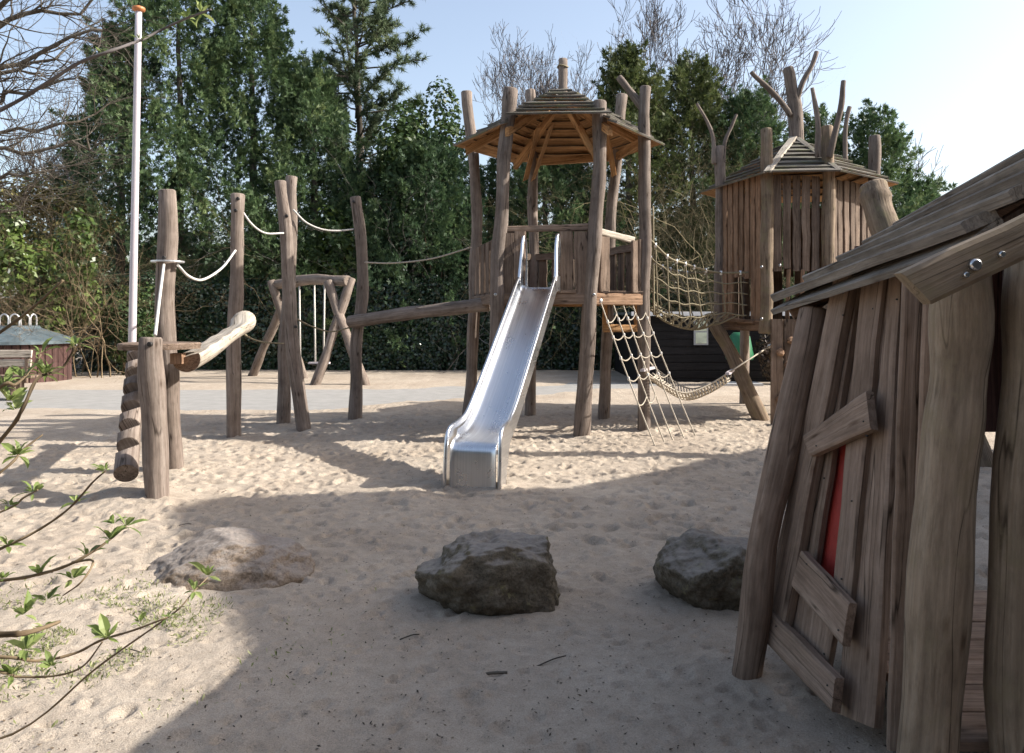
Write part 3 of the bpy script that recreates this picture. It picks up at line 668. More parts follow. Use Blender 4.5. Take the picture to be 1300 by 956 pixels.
# ------------------------------------------------------------------ climbing net
tp_ = [P(762, 382, 10.45), P(776, 379, 10.6), P(788, 378, 10.72), P(800, 378, 10.82), P(812, 378, 10.92)]
bt_ = [G(834, 567), G(846, 563), G(857, 561), G(871, 558), G(886, 556)]
t = thing("climbing_net", bt_[2], "pale rope net ladder slanting from the tower platform to the sand", "rope net")
lines = []
for a_, b_ in zip(tp_, bt_):
    b_ = b_ - V((0, 0, .05)); ln = sag(a_, b_, .04, 30); lines.append(ln)
    add("vertical_rope", MB().tube(ln, .009, 6), 'rope', t)
for j, u in enumerate((.14, .27, .4, .54, .7)):
    for k in range(4 if j < 4 else 2):
        a_, b_ = lines[k][int(u * 29)], lines[k + 1][int((u - .012) * 29)]
        add("cross_rope", MB().tube(sag(a_, b_, .05, 9), .0085, 5), 'rope', t)
for ln in lines:
    for u in (.14, .27, .4, .54): p_ = ln[int(u * 29)]; add("knot", MB().tube([p_ + V((0, 0, .025)), p_ + V((0, 0, .012)), p_ - V((0, 0, .012)), p_ - V((0, 0, .025))], [.01, .017, .017, .01], 6), 'wrope', t)
for p_ in tp_: add("anchor", MB().tube([p_ + V((0, -.02, .03)), p_ + V((0, -.02, .0)), p_ - V((0, 0, .05))], [.02, .03, .016], 8), 'ferrule', t)

# ------------------------------------------------------------------ net bridge between the towers
t = thing("net_bridge", P(868, 410, 11.6), "olive rope bridge of square mesh hanging between the two towers", "rope bridge")
near = spline([P(826, 305, 10.95), P(849, 327, 11.1), P(867, 334, 11.25), P(885, 340, 11.4), P(912, 346, 11.7), P(950, 346, 11.75)], 40)
farr = spline([P(824, 325, 11.7), P(836, 336, 11.9), P(852, 342, 12.1), P(870, 346, 12.3), P(908, 346, 12.6)], 40)
mid2 = spline([P(826, 393, 11.3), P(845, 408, 11.45), P(870, 417, 11.65), P(892, 417, 11.85), P(912, 408, 12.1)], 40)
for nm, ln in (("hand_rope", near), ("hand_rope", farr), ("foot_rope", mid2)): add(nm, MB().tube(ln, .017, 6), 'grope', t)
low = spline([P(826, 390, 11.1), P(849, 399, 11.2), P(870, 403, 11.35), P(892, 402, 11.5), P(914, 398, 11.7), P(948, 400, 11.7)], 40)
lof = [farr[i].lerp(mid2[i], .8) for i in range(40)]
for a_, lw, cnt in ((near, low, 8), (farr, lof, 7)):
    for j in range(4): add("mesh_rope", MB().tube([a_[i].lerp(lw[i], (j + 1) / 4) + V((0, 0, -.012 * math.sin(i * .8 + j))) for i in range(40)], .0105, 5), 'grope', t)
    for k in range(cnt):
        i = min(39, int((k + .4) / cnt * 40)); add("mesh_rope", MB().tube(sag(a_[i], lw[min(39, i + 1)], .0, 8), .0105, 5), 'grope', t)
        p_ = a_[i]; add("ferrule", MB().tube([p_ - V((0, 0, .035)), p_ + V((0, 0, .03))], .02, 6), 'ferrule', t)
for k in range(9):
    i = int((k + .5) / 9 * 36); j = min(39, i + 3)
    add("foot_mesh", MB().tube([low[i], low[i].lerp(mid2[j], .5) - V((0, 0, .06)), mid2[j], lof[j].lerp(mid2[j], .4) - V((0, 0, .03)), lof[i]], .0125, 5), 'grope', t)
    add("foot_mesh", MB().tube([low[j], low[i].lerp(mid2[i], .5) - V((0, 0, .06)), mid2[i], lof[i].lerp(mid2[i], .4) - V((0, 0, .03)), lof[j]], .0125, 5), 'grope', t)
add("hanging_rope", MB().tube(sag(P(829, 262, 11.0), P(830, 400, 11.05), 0, 12), .014, 5), 'grope', t)

# ------------------------------------------------------------------ hammock
t = thing("hammock", P(875, 497, 11.4), "sagging rope hammock with white spreader bars slung low between the towers", "hammock")
hw = V((.3, .85, -.02))
hl = spline([P(824, 468, 11.2), P(845, 483, 11.25), P(872, 496, 11.3), P(900, 488, 11.4), P(927, 472, 11.5)], 30)
L0 = [p_ - hw * .5 for p_ in hl]; L1 = [p_ + hw * .5 for p_ in hl]
for k in range(6): add("net_rope", MB().tube([a_.lerp(b_, k / 5) - V((0, 0, .13 * math.sin(k / 5 * math.pi))) for a_, b_ in zip(L0, L1)], .012, 5), 'rope', t)
for i in range(1, 29, 1): add("net_mesh", MB().tube([L0[i].lerp(L1[min(29, i + (1 if q_ % 2 else 0))], q_ / 6) - V((0, 0, .13 * math.sin(q_ / 6 * math.pi))) for q_ in range(7)], .011, 5), 'rope', t)
for p_ in (hl[0], hl[29]): add("spreader_bar", MB().board(p_ - hw * .6, p_ + hw * .6, .055, .035, (0, 0, 1), seed=3), 'white', t)
e0, e1 = P(818, 452, 10.95), P(981, 437, 11.7)
for a_, b_ in ((L0[0], e0), (L1[0], e0), (L0[29], e1), (L1[29], e1)): add("hanging_rope", MB().tube([a_, b_], .012, 5), 'rope', t)
add("hook", MB().tube([P(975, 441, 11.7), P(983, 433, 11.72)], .025, 8), 'bolt', t)

# ------------------------------------------------------------------ treehouse tower
TC = V((4.62, 12.75, 0))
t = thing("treehouse", TC, "six-sided plank tree house on log legs with forked branches sticking out of its roof", "tree house")
EV = [V((3.17, 13.2, 3.63)), V((3.66, 11.3, 3.63)), V((4.72, 11.35, 3.66)), V((6.03, 12.3, 3.64)), V((5.95, 14.0, 3.63)), V((4.1, 14.4, 3.63))]
TA = V((4.52, 12.6, 4.43))
for k in range(6): roof_face(EV[k], EV[(k + 1) % 6], TA, 8, "roof_plank", t, seed=40 + k, over=.03, th=.03, top=.9)
for k in (1, 2): add("hip_board", MB().board(EV[k] + V((0, 0, .05)), TA + V((0, 0, .06)), .11, .03, (EV[k] - TC) + V((0, 0, .6)), seed=300 + k), 'pale' if k == 1 else 'roofp', t)  # first hip coloured pale to look sunlit
WP = [V((3.36, 12.75, 0)), V((3.74, 11.6, 0)), V((4.66, 11.65, 0)), V((5.75, 12.5, 0)), V((5.65, 13.8, 0)), V((4.15, 14.1, 0))]
z_at = lambda py, Y: CAM_H + (HORIZ - py) / FPX * Y
ptop = [z_at(186, 12.75), z_at(163, 11.6), z_at(160, 11.65), z_at(172, 12.5), 4.0, 4.1]
pbot = [1.3, 1.35, 1.3, -.15, -.15, -.15]
for k in range(6):
    a_ = WP[k]; add("corner_post", MB().log([a_ + V((0, 0, pbot[k])), a_ + V((.02, 0, 2.5)), a_ + V((0, 0, ptop[k]))], .1 if k < 4 else .08, .085, seed=130 + k, crook=.008), 'mosslog' if k in (1, 2) else 'log', t)
# forked branches
def limb(pts, r0, r1, s): add("branch", MB().log([P(*q_) for q_ in pts], r0, r1, seed=s, sides=10, crook=.02), 'log', t)
add("crown_log", MB().log([P(1012, 190, 12.6), P(1010, 140, 12.6), P(1004, 110, 12.6), P(999, 86, 12.6)], .115, .085, seed=140, crook=.01), 'log', t)
limb([(1003, 147, 12.55), (990, 128, 12.5), (973, 108, 12.45), (955, 91, 12.4)], .05, .033, 141)
limb([(1012, 135, 12.55), (1020, 105, 12.55), (1030, 85, 12.55), (1037, 66, 12.55)], .048, .035, 142)
limb([(908, 208, 12.7), (905, 178, 12.7), (897, 155, 12.7), (884, 131, 12.7)], .04, .022, 143)
limb([(918, 206, 12.7), (922, 180, 12.7), (930, 162, 12.7), (936, 145, 12.7)], .035, .025, 144)
limb([(1040, 200, 11.6), (1038, 165, 11.55), (1034, 135, 11.55), (1031, 111, 11.55)], .045, .03, 145)
limb([(1052, 200, 11.55), (1060, 160, 11.5), (1067, 130, 11.5), (1072, 102, 11.5)], .05, .035, 146)
limb([(1073, 205, 12.9), (1075, 170, 12.9), (1080, 135, 12.9)], .045, .032, 147)
# walls of upright boards with wavy edges
def wall(k, n, z0s, z1, m='tan', inset=0., seed=0, gap=.16, th=.04):
    a_, b_ = WP[k], WP[(k + 1) % 6]; o_ = ((a_ + b_) / 2 - TC); o_.z = 0; o_.normalize(); rr = random.Random(seed); e = b_ - a_
    L = e.length; u0, u1 = .1 / L, 1 - .1 / L; w = (u1 - u0) / n
    for i in range(n):
        z0 = z0s[i % len(z0s)] + rr.uniform(-.02, .02); d = o_ * rr.uniform(-.012, .012)
        ua, ub = u0 + w * (i + gap * rr.uniform(.3, .7)), u0 + w * (i + 1 - gap * rr.uniform(.3, .7))
        bl, br = a_ + e * ua + d, a_ + e * ub + d
        add("wall_board", MB().quadplank(bl + V((0, 0, z0)), br + V((0, 0, z0)), br + V((0, 0, z1 + rr.uniform(-.03, .02))), bl + V((0, 0, z1)), o_, th, seg=6, jit=.012, seed=seed * 50 + i), m, t)
lo = 1.5
wall(0, 7, [lo, lo, 2.2, 2.2, 2.2, lo, lo], 3.72, 'tan', seed=1, gap=.22); wall(1, 5, [2.25, 2.3, 2.27, 2.25, 2.3], 3.68, 'plank', seed=2)
wall(2, 7, [2.2], 3.66, 'plank', seed=3, gap=.2); wall(3, 6, [lo], 3.5, 'plank', seed=4); wall(4, 7, [lo, 1.5, lo, 2.3, lo], 3.5, 'plank', seed=5); wall(5, 7, [lo], 3.5, 'plank', seed=6, gap=.1)
for k in range(6):
    a_, b_ = WP[k], WP[(k + 1) % 6]; o_ = ((a_ + b_) / 2 - TC); o_.z = 0; o_.normalize()
    add("floor_beam", MB().board(a_ + V((0, 0, 1.47)) + o_ * .03, b_ + V((0, 0, 1.47)) + o_ * .03, .16, .07, o_, seed=160 + k), 'tan', t)
ys = [p_.y for p_ in WP]
for i in range(12):
    y0 = min(ys) + (max(ys) - min(ys)) * i / 12; y1 = y0 + (max(ys) - min(ys)) / 12 - .01; ym = (y0 + y1) / 2; xs = []
    for k in range(6):
        a_, b_ = WP[k], WP[(k + 1) % 6]
        if (a_.y - ym) * (b_.y - ym) < 0: xs.append(a_.x + (b_.x - a_.x) * (ym - a_.y) / (b_.y - a_.y))
    if len(xs) >= 2: add("floor_board", MB().quadplank((min(xs), y1, 1.52), (min(xs), y0, 1.52), (max(xs), y0, 1.52), (max(xs), y1, 1.52), (0, 0, 1), .04, seed=170 + i, seg=2), 'plank', t)
for px in (1000, 1018, 1036): add("slim_post", MB().log([P(px, 405, 11.63), P(px + 1, 342, 11.63)], .035, .03, seed=px, crook=.004, sides=8), 'tan', t)
add("window_sill", MB().board(P(921, 405, 12.4), P(958, 409, 11.75), .06, .08, (-.8, -.4, 0), seed=4), 'tan', t)
# climbing wall under the front face
n_ = 4
for i in range(n_):
    xa, xb = 978 + 66 * i / n_ + 1, 978 + 66 * (i + 1) / n_ - .6
    a_, b_ = P(xa, 405, 11.5), P(xb, 405, 11.5)
    cw = add("climbing_board", MB().quadplank((a_.x, 11.5, -.1), (b_.x, 11.5, -.1), b_, a_, (0, -1, 0), .05, seed=180 + i, jit=.004), 'plank', t)
    for (px, py) in ((1004, 432), (990, 447), (1000, 463), (989, 507), (1028, 440), (1022, 480), (1034, 500), (1012, 520)):
        if xa < px < xb:
            c_ = P(px, py, 11.46); add("climbing_hold", MB().tube([c_ + V((0, .02, 0)), c_ + V((0, -.03, 0)), c_ + V((0, -.05, .01))], [.05, .06, .03], 9, wob=.06, seed=px), 'tan', cw)
lg = [P(908, 412, 12.4), P(930, 455, 12.3), P(952, 500, 12.1), P(973, 538, 12.0)]; lg[-1].z = -.12
add("slanting_leg", MB().log(lg, .1, .125, seed=190, crook=.01), 'mosslog', t)
for p_ in ((967, 339, 11.48), (967, 405, 11.48), (990, 337, 11.55)): bolt("bolt", P(*p_), (0, -1, 0), .02, 'bolt', t)

# thick leaning log behind the playhouse
lp = [V((4.98, 8.35, -.15)), P(1126, 300, 9.2), P(1106, 234, 9.4)]
single("leaning_log", MB().log(lp, .175, .158, seed=200, crook=.01, sides=18), 'mosslog', (4.85, 8.8, 0), "thick leaning log post with sawn top behind the plank roof", "post")

# ------------------------------------------------------------------ playhouse in the right foreground
t = thing("playhouse", (1.9, 3.2, 0), "crooked plank playhouse with lapped board roof and bolted beam, nearest on the right side", "playhouse")
PH = t
add("corner_post", MB().log([V((1.02, 3.5, -.15)), P(957, 800, 3.5), P(968, 690, 3.52), P(1000, 560, 3.58), P(1034, 392, 3.66)], .062, .07, seed=210, crook=.006, sides=18), 'hut', t, label="slanting corner post at the far end of the playhouse wall")
n1 = [V((1.3, 2.5, -.15)), P(1186, 860, 2.5), P(1205, 600, 2.5), P(1215, 470, 2.5), P(1217, 345, 2.5)]
add("corner_post", MB().log(n1, .088, .088, seed=211, crook=.005, sides=22, n=20, wob=.018), 'hutlog', t, label="thick moss stained corner post beside the doorway")
n2 = [V((1.6, 2.45, -.15)), P(1302, 860, 2.45), P(1318, 500, 2.45), P(1330, 285, 2.45)]
add("corner_post", MB().log(n2, .108, .105, seed=212, crook=.004, sides=22, n=20, wob=.018), 'hutlog', t, label="thick post on the other side of the doorway")
b0, b1 = V((1.16, 3.68, .16)), V((1.335, 2.76, .16)); t0_, t1_ = V((1.475, 3.58, 1.72)), V((1.445, 2.86, 1.79))
wn_ = (b1 - b0).cross(t0_ - b0).normalized()
if wn_.x > 0: wn_ = -wn_
def hit(px, py, off=0.):                           # where a photo mark lies on the leaning wall
    o = V((0, 0, CAM_H)); d = P(px, py, 1.0) - o; q_ = b0 + wn_ * off
    return o + d * ((q_ - o).dot(wn_) / d.dot(wn_))
def wplank(bl, br, tr, tl, off, th, seed, nm="wall_board", m='hut', bow=0, jit=.004, seg=9):
    return add(nm, MB().quadplank(hit(*bl, off), hit(*br, off), hit(*tr, off), hit(*tl, off), wn_, th, seg=seg, jit=jit, bow=bow, seed=seed), m, t)
wplank((973, 783), (1000, 794), (1085, 349), (1062, 356), .03, .045, 1)
wplank((986, 798), (1023, 812), (1096, 344), (1072, 352), -.014, .03, 2)
wplank((1057, 800), (1078, 812), (1127, 336), (1099, 344), .0, .042, 3)
wplank((1066, 905), (1115, 925), (1149, 327), (1117, 339), -.03, .04, 4)
wplank((1066, 560), (1104, 560), (1112, 344), (1082, 344), -.045, .02, 10)
wplank((1014, 822), (1052, 858), (1064, 792), (1022, 756), .0, .03, 9, seg=3)
wplank((1022, 775), (1084, 800), (1098, 515), (1046, 520), -.05, .016, 5, "red_panel", 'red', jit=.001, seg=3)
wplank((1110, 545), (1104, 496), (1023, 554), (1033, 580), .05, .036, 6, "cross_board", seg=6, jit=.003)
wplank((1074, 820), (1083, 766), (1021, 700), (1009, 744), .05, .036, 7, "cross_board", seg=6, jit=.003)
wplank((1061, 905), (1066, 860), (968, 763), (969, 808), .055, .04, 8, "bottom_rail", seg=6, jit=.003)
for px, py, o_ in ((1036, 566, .07), (1100, 553, .07), (1046, 607, .004), (1081, 636, .024), (1068, 735, .024), (1024, 716, .07), (1064, 800, .07), (1096, 535, .07), (1046, 830, .018), (1052, 843, .018), (1092, 400, -.008), (1138, 380, -.008), (1108, 392, .022), (1070, 400, .055), (985, 795, .077), (1050, 870, .077)):
    q_ = hit(px, py, o_); add("nail", MB().tube([q_ - wn_ * .006, q_ + wn_ * .0015], .0036, 7), 'socket', t)
def vplank(x0, x1, x0b, x1b, Y, ytop, ybot, seed):
    add("wall_board", MB().quadplank(P(x0b, ybot, Y), P(x1b, ybot, Y - .02), P(x1, ytop, Y - .02), P(x0, ytop, Y), (-.35, -1, 0), .035, seg=9, jit=.004, seed=seed), 'hut', t)
vplank(1146, 1173, 1126, 1147, 2.78, 345, 950, 11); vplank(1175, 1190, 1150, 1172, 2.68, 345, 950, 12)
# roof
E0, E1, R0, R1 = P(985, 389, 3.95), P(1232, 304, 2.6), P(1172, 278, 4.3), V((1.74, 2.4, 2.17))
rn = (E1 - E0).cross(R0 - E0).normalized(); rn = rn if rn.z > 0 else -rn
nr_ = 5; rr = random.Random(5)
ends = [1.0, 1.09, 1.24, 1.3, 1.3]; starts = [0, -.0, .03, .0, .02, -.01, .0]
for i in range(nr_):
    tA, tB = i / nr_, min((i + 1.28) / nr_, 1.04)
    def rp(s, tt): return E0.lerp(E1, s).lerp(R0.lerp(R1, s), tt)
    s0, s1 = starts[i], ends[i]; up_ = rn * .045
    mb = MB().quadplank(rp(s0, tB), rp(s0, tA) + up_, rp(s1, tA) + up_, rp(s1, tB), rn, .042, seg=8, jit=.004, seed=220 + i, mi=0, botmi=1)
    add("roof_plank", mb, ['huttop', 'tan'], t)
add("roof_plank", MB().quadplank(rp(.02, .26) - rn * .028, rp(.02, -.05) - rn * .012, rp(1.0, -.07) - rn * .012, rp(1.0, .26) - rn * .028, rn, .028, seg=6, jit=.004, seed=240, mi=0, botmi=1), ['huttop', 'tan'], t)
add("ridge_board", MB().board(R0 + V((0, .05, .03)), R1 + V((.0, -.2, .04)), .13, .04, rn, seed=241), 'huttop', t)
# far slope of the roof
S0, S1 = R0 + V((.75, .1, -.42)), R1 + V((.8, 0, -.42))
for i in range(6):
    a0, a1 = R0.lerp(S0, i / 6), R1.lerp(S1, i / 6); c0, c1 = R0.lerp(S0, (i + 1.25) / 6), R1.lerp(S1, (i + 1.25) / 6)
    dn = V((.45, 0, .9)).normalized()
    add("roof_plank", MB().quadplank(a0, a1, c1 + dn * .03, c0 + dn * .03, dn, .03, seg=4, jit=.004, seed=250 + i, mi=0, botmi=1), ['huttop', 'tan'], t)
# bolted gable beam
g0, g1 = P(1158, 367, 2.27), V((2.3, 2.27, 2.215))
ax_ = (g1 - g0).normalized(); pe = V((-ax_.z, 0, ax_.x))
gb = add("gable_beam", MB().quadplank(g0 + pe * .058 - ax_ * .018, g0 - pe * .058 + ax_ * .022, g1 - pe * .058, g1 + pe * .058, (0, -1, 0), .055, seg=8, jit=.003, seed=260), 'hutlog', t)
for (px, py, r_) in ((1237, 336, .018), (1225, 349, .009), (1270, 323, .01)): bolt("bolt", P(px, py, 2.24), (0, -1, 0), r_, 'bolt', gb, .014)
add("gable_board", MB().quadplank(P(1185, 372, 2.63), P(1345, 300, 2.63), P(1345, 232, 2.63), P(1225, 306, 2.63), (0, -1, 0), .04, seg=4, jit=.003, seed=261), 'hut', t)
add("eave_bracket", MB().quadplank(P(1000, 390, 3.78), P(1012, 412, 3.78), P(1052, 385, 3.72), P(1052, 372, 3.72), (-.2, -1, 0), .05, seg=3, seed=262), 'tan', t)
# floor and back
for i in range(7):
    y0 = 2.5 + i * .2
    add("floor_board", MB().quadplank((1.42, y0 + .19, .235), (1.42, y0, .235), (2.9, y0, .235), (2.9, y0 + .19, .235), (0, 0, 1), .035, seg=3, seed=270 + i), 'hut', t)
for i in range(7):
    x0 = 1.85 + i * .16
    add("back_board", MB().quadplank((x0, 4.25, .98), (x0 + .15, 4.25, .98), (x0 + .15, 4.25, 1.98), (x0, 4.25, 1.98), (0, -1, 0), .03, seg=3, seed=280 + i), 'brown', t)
add("corner_post", MB().log([V((2.75, 4.1, -.1)), V((2.75, 4.15, 1.75))], .07, .07, seed=213), 'hutlog', t)
add("corner_post", MB().log([V((2.75, 2.5, -.1)), V((2.75, 2.5, 1.75))], .08, .08, seed=214), 'hutlog', t)

# ------------------------------------------------------------------ boulders
import bmesh
def boulder(c, dims, planes, seed, m, label, sink=.0, rough=.05):
    bm = bmesh.new(); bmesh.ops.create_icosphere(bm, subdivisions=6, radius=1)
    v = np.array([q_.co for q_ in bm.verts]); rg = np.random.default_rng(seed)
    v *= 1.0
    for n_, d_ in planes:
        n_ = np.array(n_, float); n_ /= np.linalg.norm(n_); h_ = v @ n_ - d_
        over = h_ > 0; v[over] -= n_ * (h_[over] * .8)[:, None]
    nz_ = np.zeros(len(v))
    for s_, a_ in ((1.6, rough * 1.4), (4, rough * .9), (9, rough * .6), (20, rough * .35), (42, rough * .16)):
        k_ = rg.normal(size=(40, 3)) * s_; ph_ = rg.uniform(0, 6.28, 40); nz_ += a_ * np.sin(v @ k_.T + ph_).mean(1) * 4.5
    v *= (1 + nz_)[:, None]
    v = v * np.array(dims) / 2
    for q_, w_ in zip(bm.verts, v): q_.co = w_
    me = bpy.data.meshes.new("boulder"); bm.to_mesh(me); bm.free()
    me.polygons.foreach_set("use_smooth", np.ones(len(me.polygons), bool))
    o = link("boulder", me, m, None, c); return setp(o, label, "boulder", "boulders half buried in the sand")
boulder((-1.76, 4.9, .03), (.98, .8, .5), [((-.55, -.3, .75), .55), ((.2, .2, 1), .72), ((.8, -.3, .5), .78), ((-.1, -1, .45), .6)], 3, 'rock2', "low tan boulder sunk deep into the sand beside the bush twigs", rough=.065)
boulder((-.12, 4.43, .1), (.84, .72, .6), [((.1, -.12, 1), .76), ((.45, -1, .25), .58), ((-.75, -.6, -.35), .62), ((1, .1, .2), .8), ((-.7, -.2, .7), .8), ((-.1, -.9, -.6), .62), ((.6, -.6, .7), .8)], 8, 'rock', "dark flat topped boulder in front of the slide", rough=.085)
boulder((1.17, 4.48, .12), (.64, .66, .56), [((-.5, -.3, .8), .7), ((-.9, -.4, -.5), .68), ((-.1, -1, -.1), .72), ((.3, .1, 1), .75)], 12, 'rock', "dark boulder partly hidden by the slanting playhouse post", rough=.08)

# ------------------------------------------------------------------ swing beyond the path
t = thing("swing", G(400, 490), "wooden swing frame with crossed log legs in front of the hedge", "swing")
ca, cb = P(348, 362, 20.0), P(442, 357, 18.6)
add("crossbar", MB().log([ca, P(395, 355, 19.3), cb], .13, .125, seed=300, crook=.01), 'log', t)
for pts, s_ in (([(317, 478), (365, 372)], 1), ([(397, 490), (447, 353)], 2), ([(466, 490), (416, 357)], 3), ([(388, 482), (344, 356)], 4)):
    Ya = CAM_H * FPX / (pts[0][1] - HORIZ); Yb = 19.9 if s_ in (1, 4) else 18.7
    add("leg", MB().log([P(*pts[0], Ya) - V((0, 0, .15)), P(*pts[1], Yb)], .12, .105, seed=300 + s_, crook=.01), 'log', t)
for px, Y_ in ((380, 19.5), (399, 19.3), (412, 19.0)):
    a_ = P(px, 360, Y_); b_ = V((a_.x + (.05 if px < 400 else .0), Y_ - .1, .5 if px > 385 else .6)); add("swing_rope", MB().tube([a_, b_], .022, 5), 'wrope', t)
add("seat", MB().box(V((P(406, 360, 19.1).x, 19.05, .48)), .5, .18, .04), 'plain' if 'plain' in M else 'white', t)

# ------------------------------------------------------------------ round bin, bench, green tub, shed
c = V((-12.1, 19.2, 0))
t = thing("round_store", c, "round brown slatted container with a grey cone lid beyond the bench", "container")
for k in range(44):
    a = 2 * math.pi * k / 44; o_ = V((math.cos(a), math.sin(a), 0)); e_ = V((-o_.y, o_.x, 0)) * .078
    p_ = c + o_ * 1.2
    if o_.y < .35: add("slat", MB().quadplank(p_ - e_ + V((0, 0, -.05)), p_ + e_ + V((0, 0, -.05)), p_ + e_ + V((0, 0, .98)), p_ - e_ + V((0, 0, .98)), o_, .03, seg=1, jit=.002, seed=k), 'brown', t)
add("drum", MB().tube([c + V((0, 0, -.05)), c + V((0, 0, .97))], 1.15, 32), 'dark', t)
add("lid", MB().tube([c + V((0, 0, .95)), c + V((0, 0, 1.02)), c + V((0, 0, 1.12)), c + V((0, 0, 1.32)), c + V((0, 0, 1.38))], [1.33, 1.33, 1.1, .55, .5], 40, smooth=False), 'zinc', t)
for k in range(7):
    a = R(200 + k * 25); q_ = c + V((.5 * math.cos(a), .5 * math.sin(a), 1.36)); e_ = V((-math.sin(a), math.cos(a), 0)) * .09
    add("hoop", MB().tube(spline([q_ - e_, q_ - e_ + V((0, 0, .22)), q_ + V((0, 0, .3)), q_ + e_ + V((0, 0, .22)), q_ + e_], 14), .02, 6), 'ferrule', t)
c = P(-20, 500, 15.2); c.z = 0
t = thing("bench", c, "weathered wooden bench at the path edge behind leafy twigs", "bench")
for i, (y_, z_) in enumerate(((-.18, .46), (0, .45), (.18, .44))): add("seat_slat", MB().board(c + V((-.9, y_, z_)), c + V((1.05, y_, z_)), .14, .05, (0, 0, 1), seed=310 + i), 'plank', t)
for i, z_ in enumerate((.68, .86)): add("back_slat", MB().board(c + V((-.9, .3 + z_ * .1, z_)), c + V((.68, .3 + z_ * .1, z_)), .15, .045, (0, -1, .2), seed=320 + i), 'pale', t)
for x_ in (-.6, .6):
    add("leg", MB().box(c + V((x_, 0, .2)), .1, .4, .44), 'plank', t); add("back_support", MB().board(c + V((x_, .3, .3)), c + V((x_, .4, .9)), .08, .05, (0, -1, 0), seed=4), 'plank', t)
c = V((5.2, 18.0, 0))
t = thing("litter_bin", c, "green cone shaped bin on a metal stand before the black shed", "bin")
add("bin_body", MB().tube([c + V((0, 0, .62)), c + V((0, 0, .68)), c + V((0, 0, 1.15)), c + V((0, 0, 1.24))], [.3, .32, .23, .14], 20), 'green', t)
add("stand", MB().tube([c + V((0, 0, .0)), c + V((0, 0, .65))], .05, 10), 'bolt', t); add("foot", MB().box(c + V((0, 0, .05)), .9, .6, .09), 'concrete', t)
s0 = V((3.0, 18.9, 0))
t = thing("shed", s0, "low black boarded shed with a white roof edge behind the rope bridge", "shed")
SX1, SY1, SH = 15.0, 23.0, 1.62
for i in range(9):
    z_ = -.05 + i * .186
    add("wall_board", MB().quadplank((s0.x, s0.y, z_ + .18), (s0.x, s0.y - .012, z_), (SX1, s0.y - .012, z_), (SX1, s0.y, z_ + .18), (0, -1, 0), .025, seg=4, jit=.002, seed=330 + i), 'dark', t)
add("side_wall", MB().box(V((s0.x + .03, (s0.y + SY1) / 2 + .02, SH / 2)), .05, SY1 - s0.y, SH), 'dark', t)
add("back_wall", MB().box(V(((s0.x + SX1) / 2, SY1, SH / 2)), SX1 - s0.x - .1, .05, SH), 'dark', t)
add("roof", MB().box(V(((s0.x + SX1) / 2, (s0.y + SY1) / 2, SH + .06)), SX1 - s0.x + .3, SY1 - s0.y + .3, .06), 'zinc', t)
add("roof_trim", MB().box(V(((s0.x + SX1) / 2, s0.y - .17, SH + .05)), SX1 - s0.x + .32, .03, .1), 'trim', t)
for px in (890, 1269):
    w_ = P(px, 421, 18.85); f_ = add("window", MB().box(w_ + V((0, .02, 0)), .34, .05, .64), 'concrete', t)
    for dz in (-.15, .15): add("pane", MB().box(w_ + V((0, -.012, dz)), .26, .02, .26), 'glass', f_)

# unseen building right of the frame, its profile shaped to cast the foreground shade
bx = 9.0
pf = [(-6, -.1), (-6, 5.0), (2.6, 6.5), (6.5, 8.0), (7.15, 7.8), (7.25, 5.73), (9.4, 4.11), (9.45, -.1)]
mb = MB()
for x_ in (bx, bx + 6):
    for y_, z_ in pf: mb.v.append(V((x_, y_, z_))); mb.g.append((z_, x_, y_))
k_ = len(pf)
for i in range(k_): j = (i + 1) % k_; mb.f.append((i, k_ + i, k_ + j, j)); mb.m.append(1 if 1 <= i <= 5 else 0); mb.s.append(False)
mb.f += [tuple(range(k_)), tuple(range(k_, 2 * k_))[::-1]]; mb.m += [0, 0]; mb.s += [False, False]
single("unseen_building", mb, ['plank', 'zinc'], (bx, 2, 0), "unseen building right of the frame, profile shaped to shade the foreground sand", "unseen_building")

# ------------------------------------------------------------------ vegetation
UP = np.array([0, 0, 1.])
def unit(a): return a / (np.linalg.norm(a, axis=-1, keepdims=True) + 1e-9)
def sprays(rg, o, ax, tint, k=5, L=(.14, .3), w=.035, fan=.8):
    """fans of k narrow leaflets at origins o along axes ax"""
    n = len(o); b_ = unit(np.cross(ax, unit(rg.normal(size=(n, 3)))))
    out = []; tt = []
    for j in range(k):
        th = (j / (k - 1) - .5) * 2 * fan + rg.normal(0, .15, n); l_ = rg.uniform(*L, n)[:, None] * (1 - .35 * np.abs(th / fan))[:, None]
        d = ax * np.cos(th)[:, None] + b_ * np.sin(th)[:, None]; pr = unit(np.cross(d, np.cross(ax, b_))) * (w * rg.uniform(.7, 1.3, n))[:, None]
        out.append(np.stack([o + d * l_ * .25 - pr, o + d * l_, o + d * l_ * .25 + pr], 1)); tt.append(tint + rg.normal(0, .06, n))
    return np.concatenate(out), np.concatenate(tt)
def tree_thing(name, loc, label, cat, group): return thing(name, loc, label, cat, group)
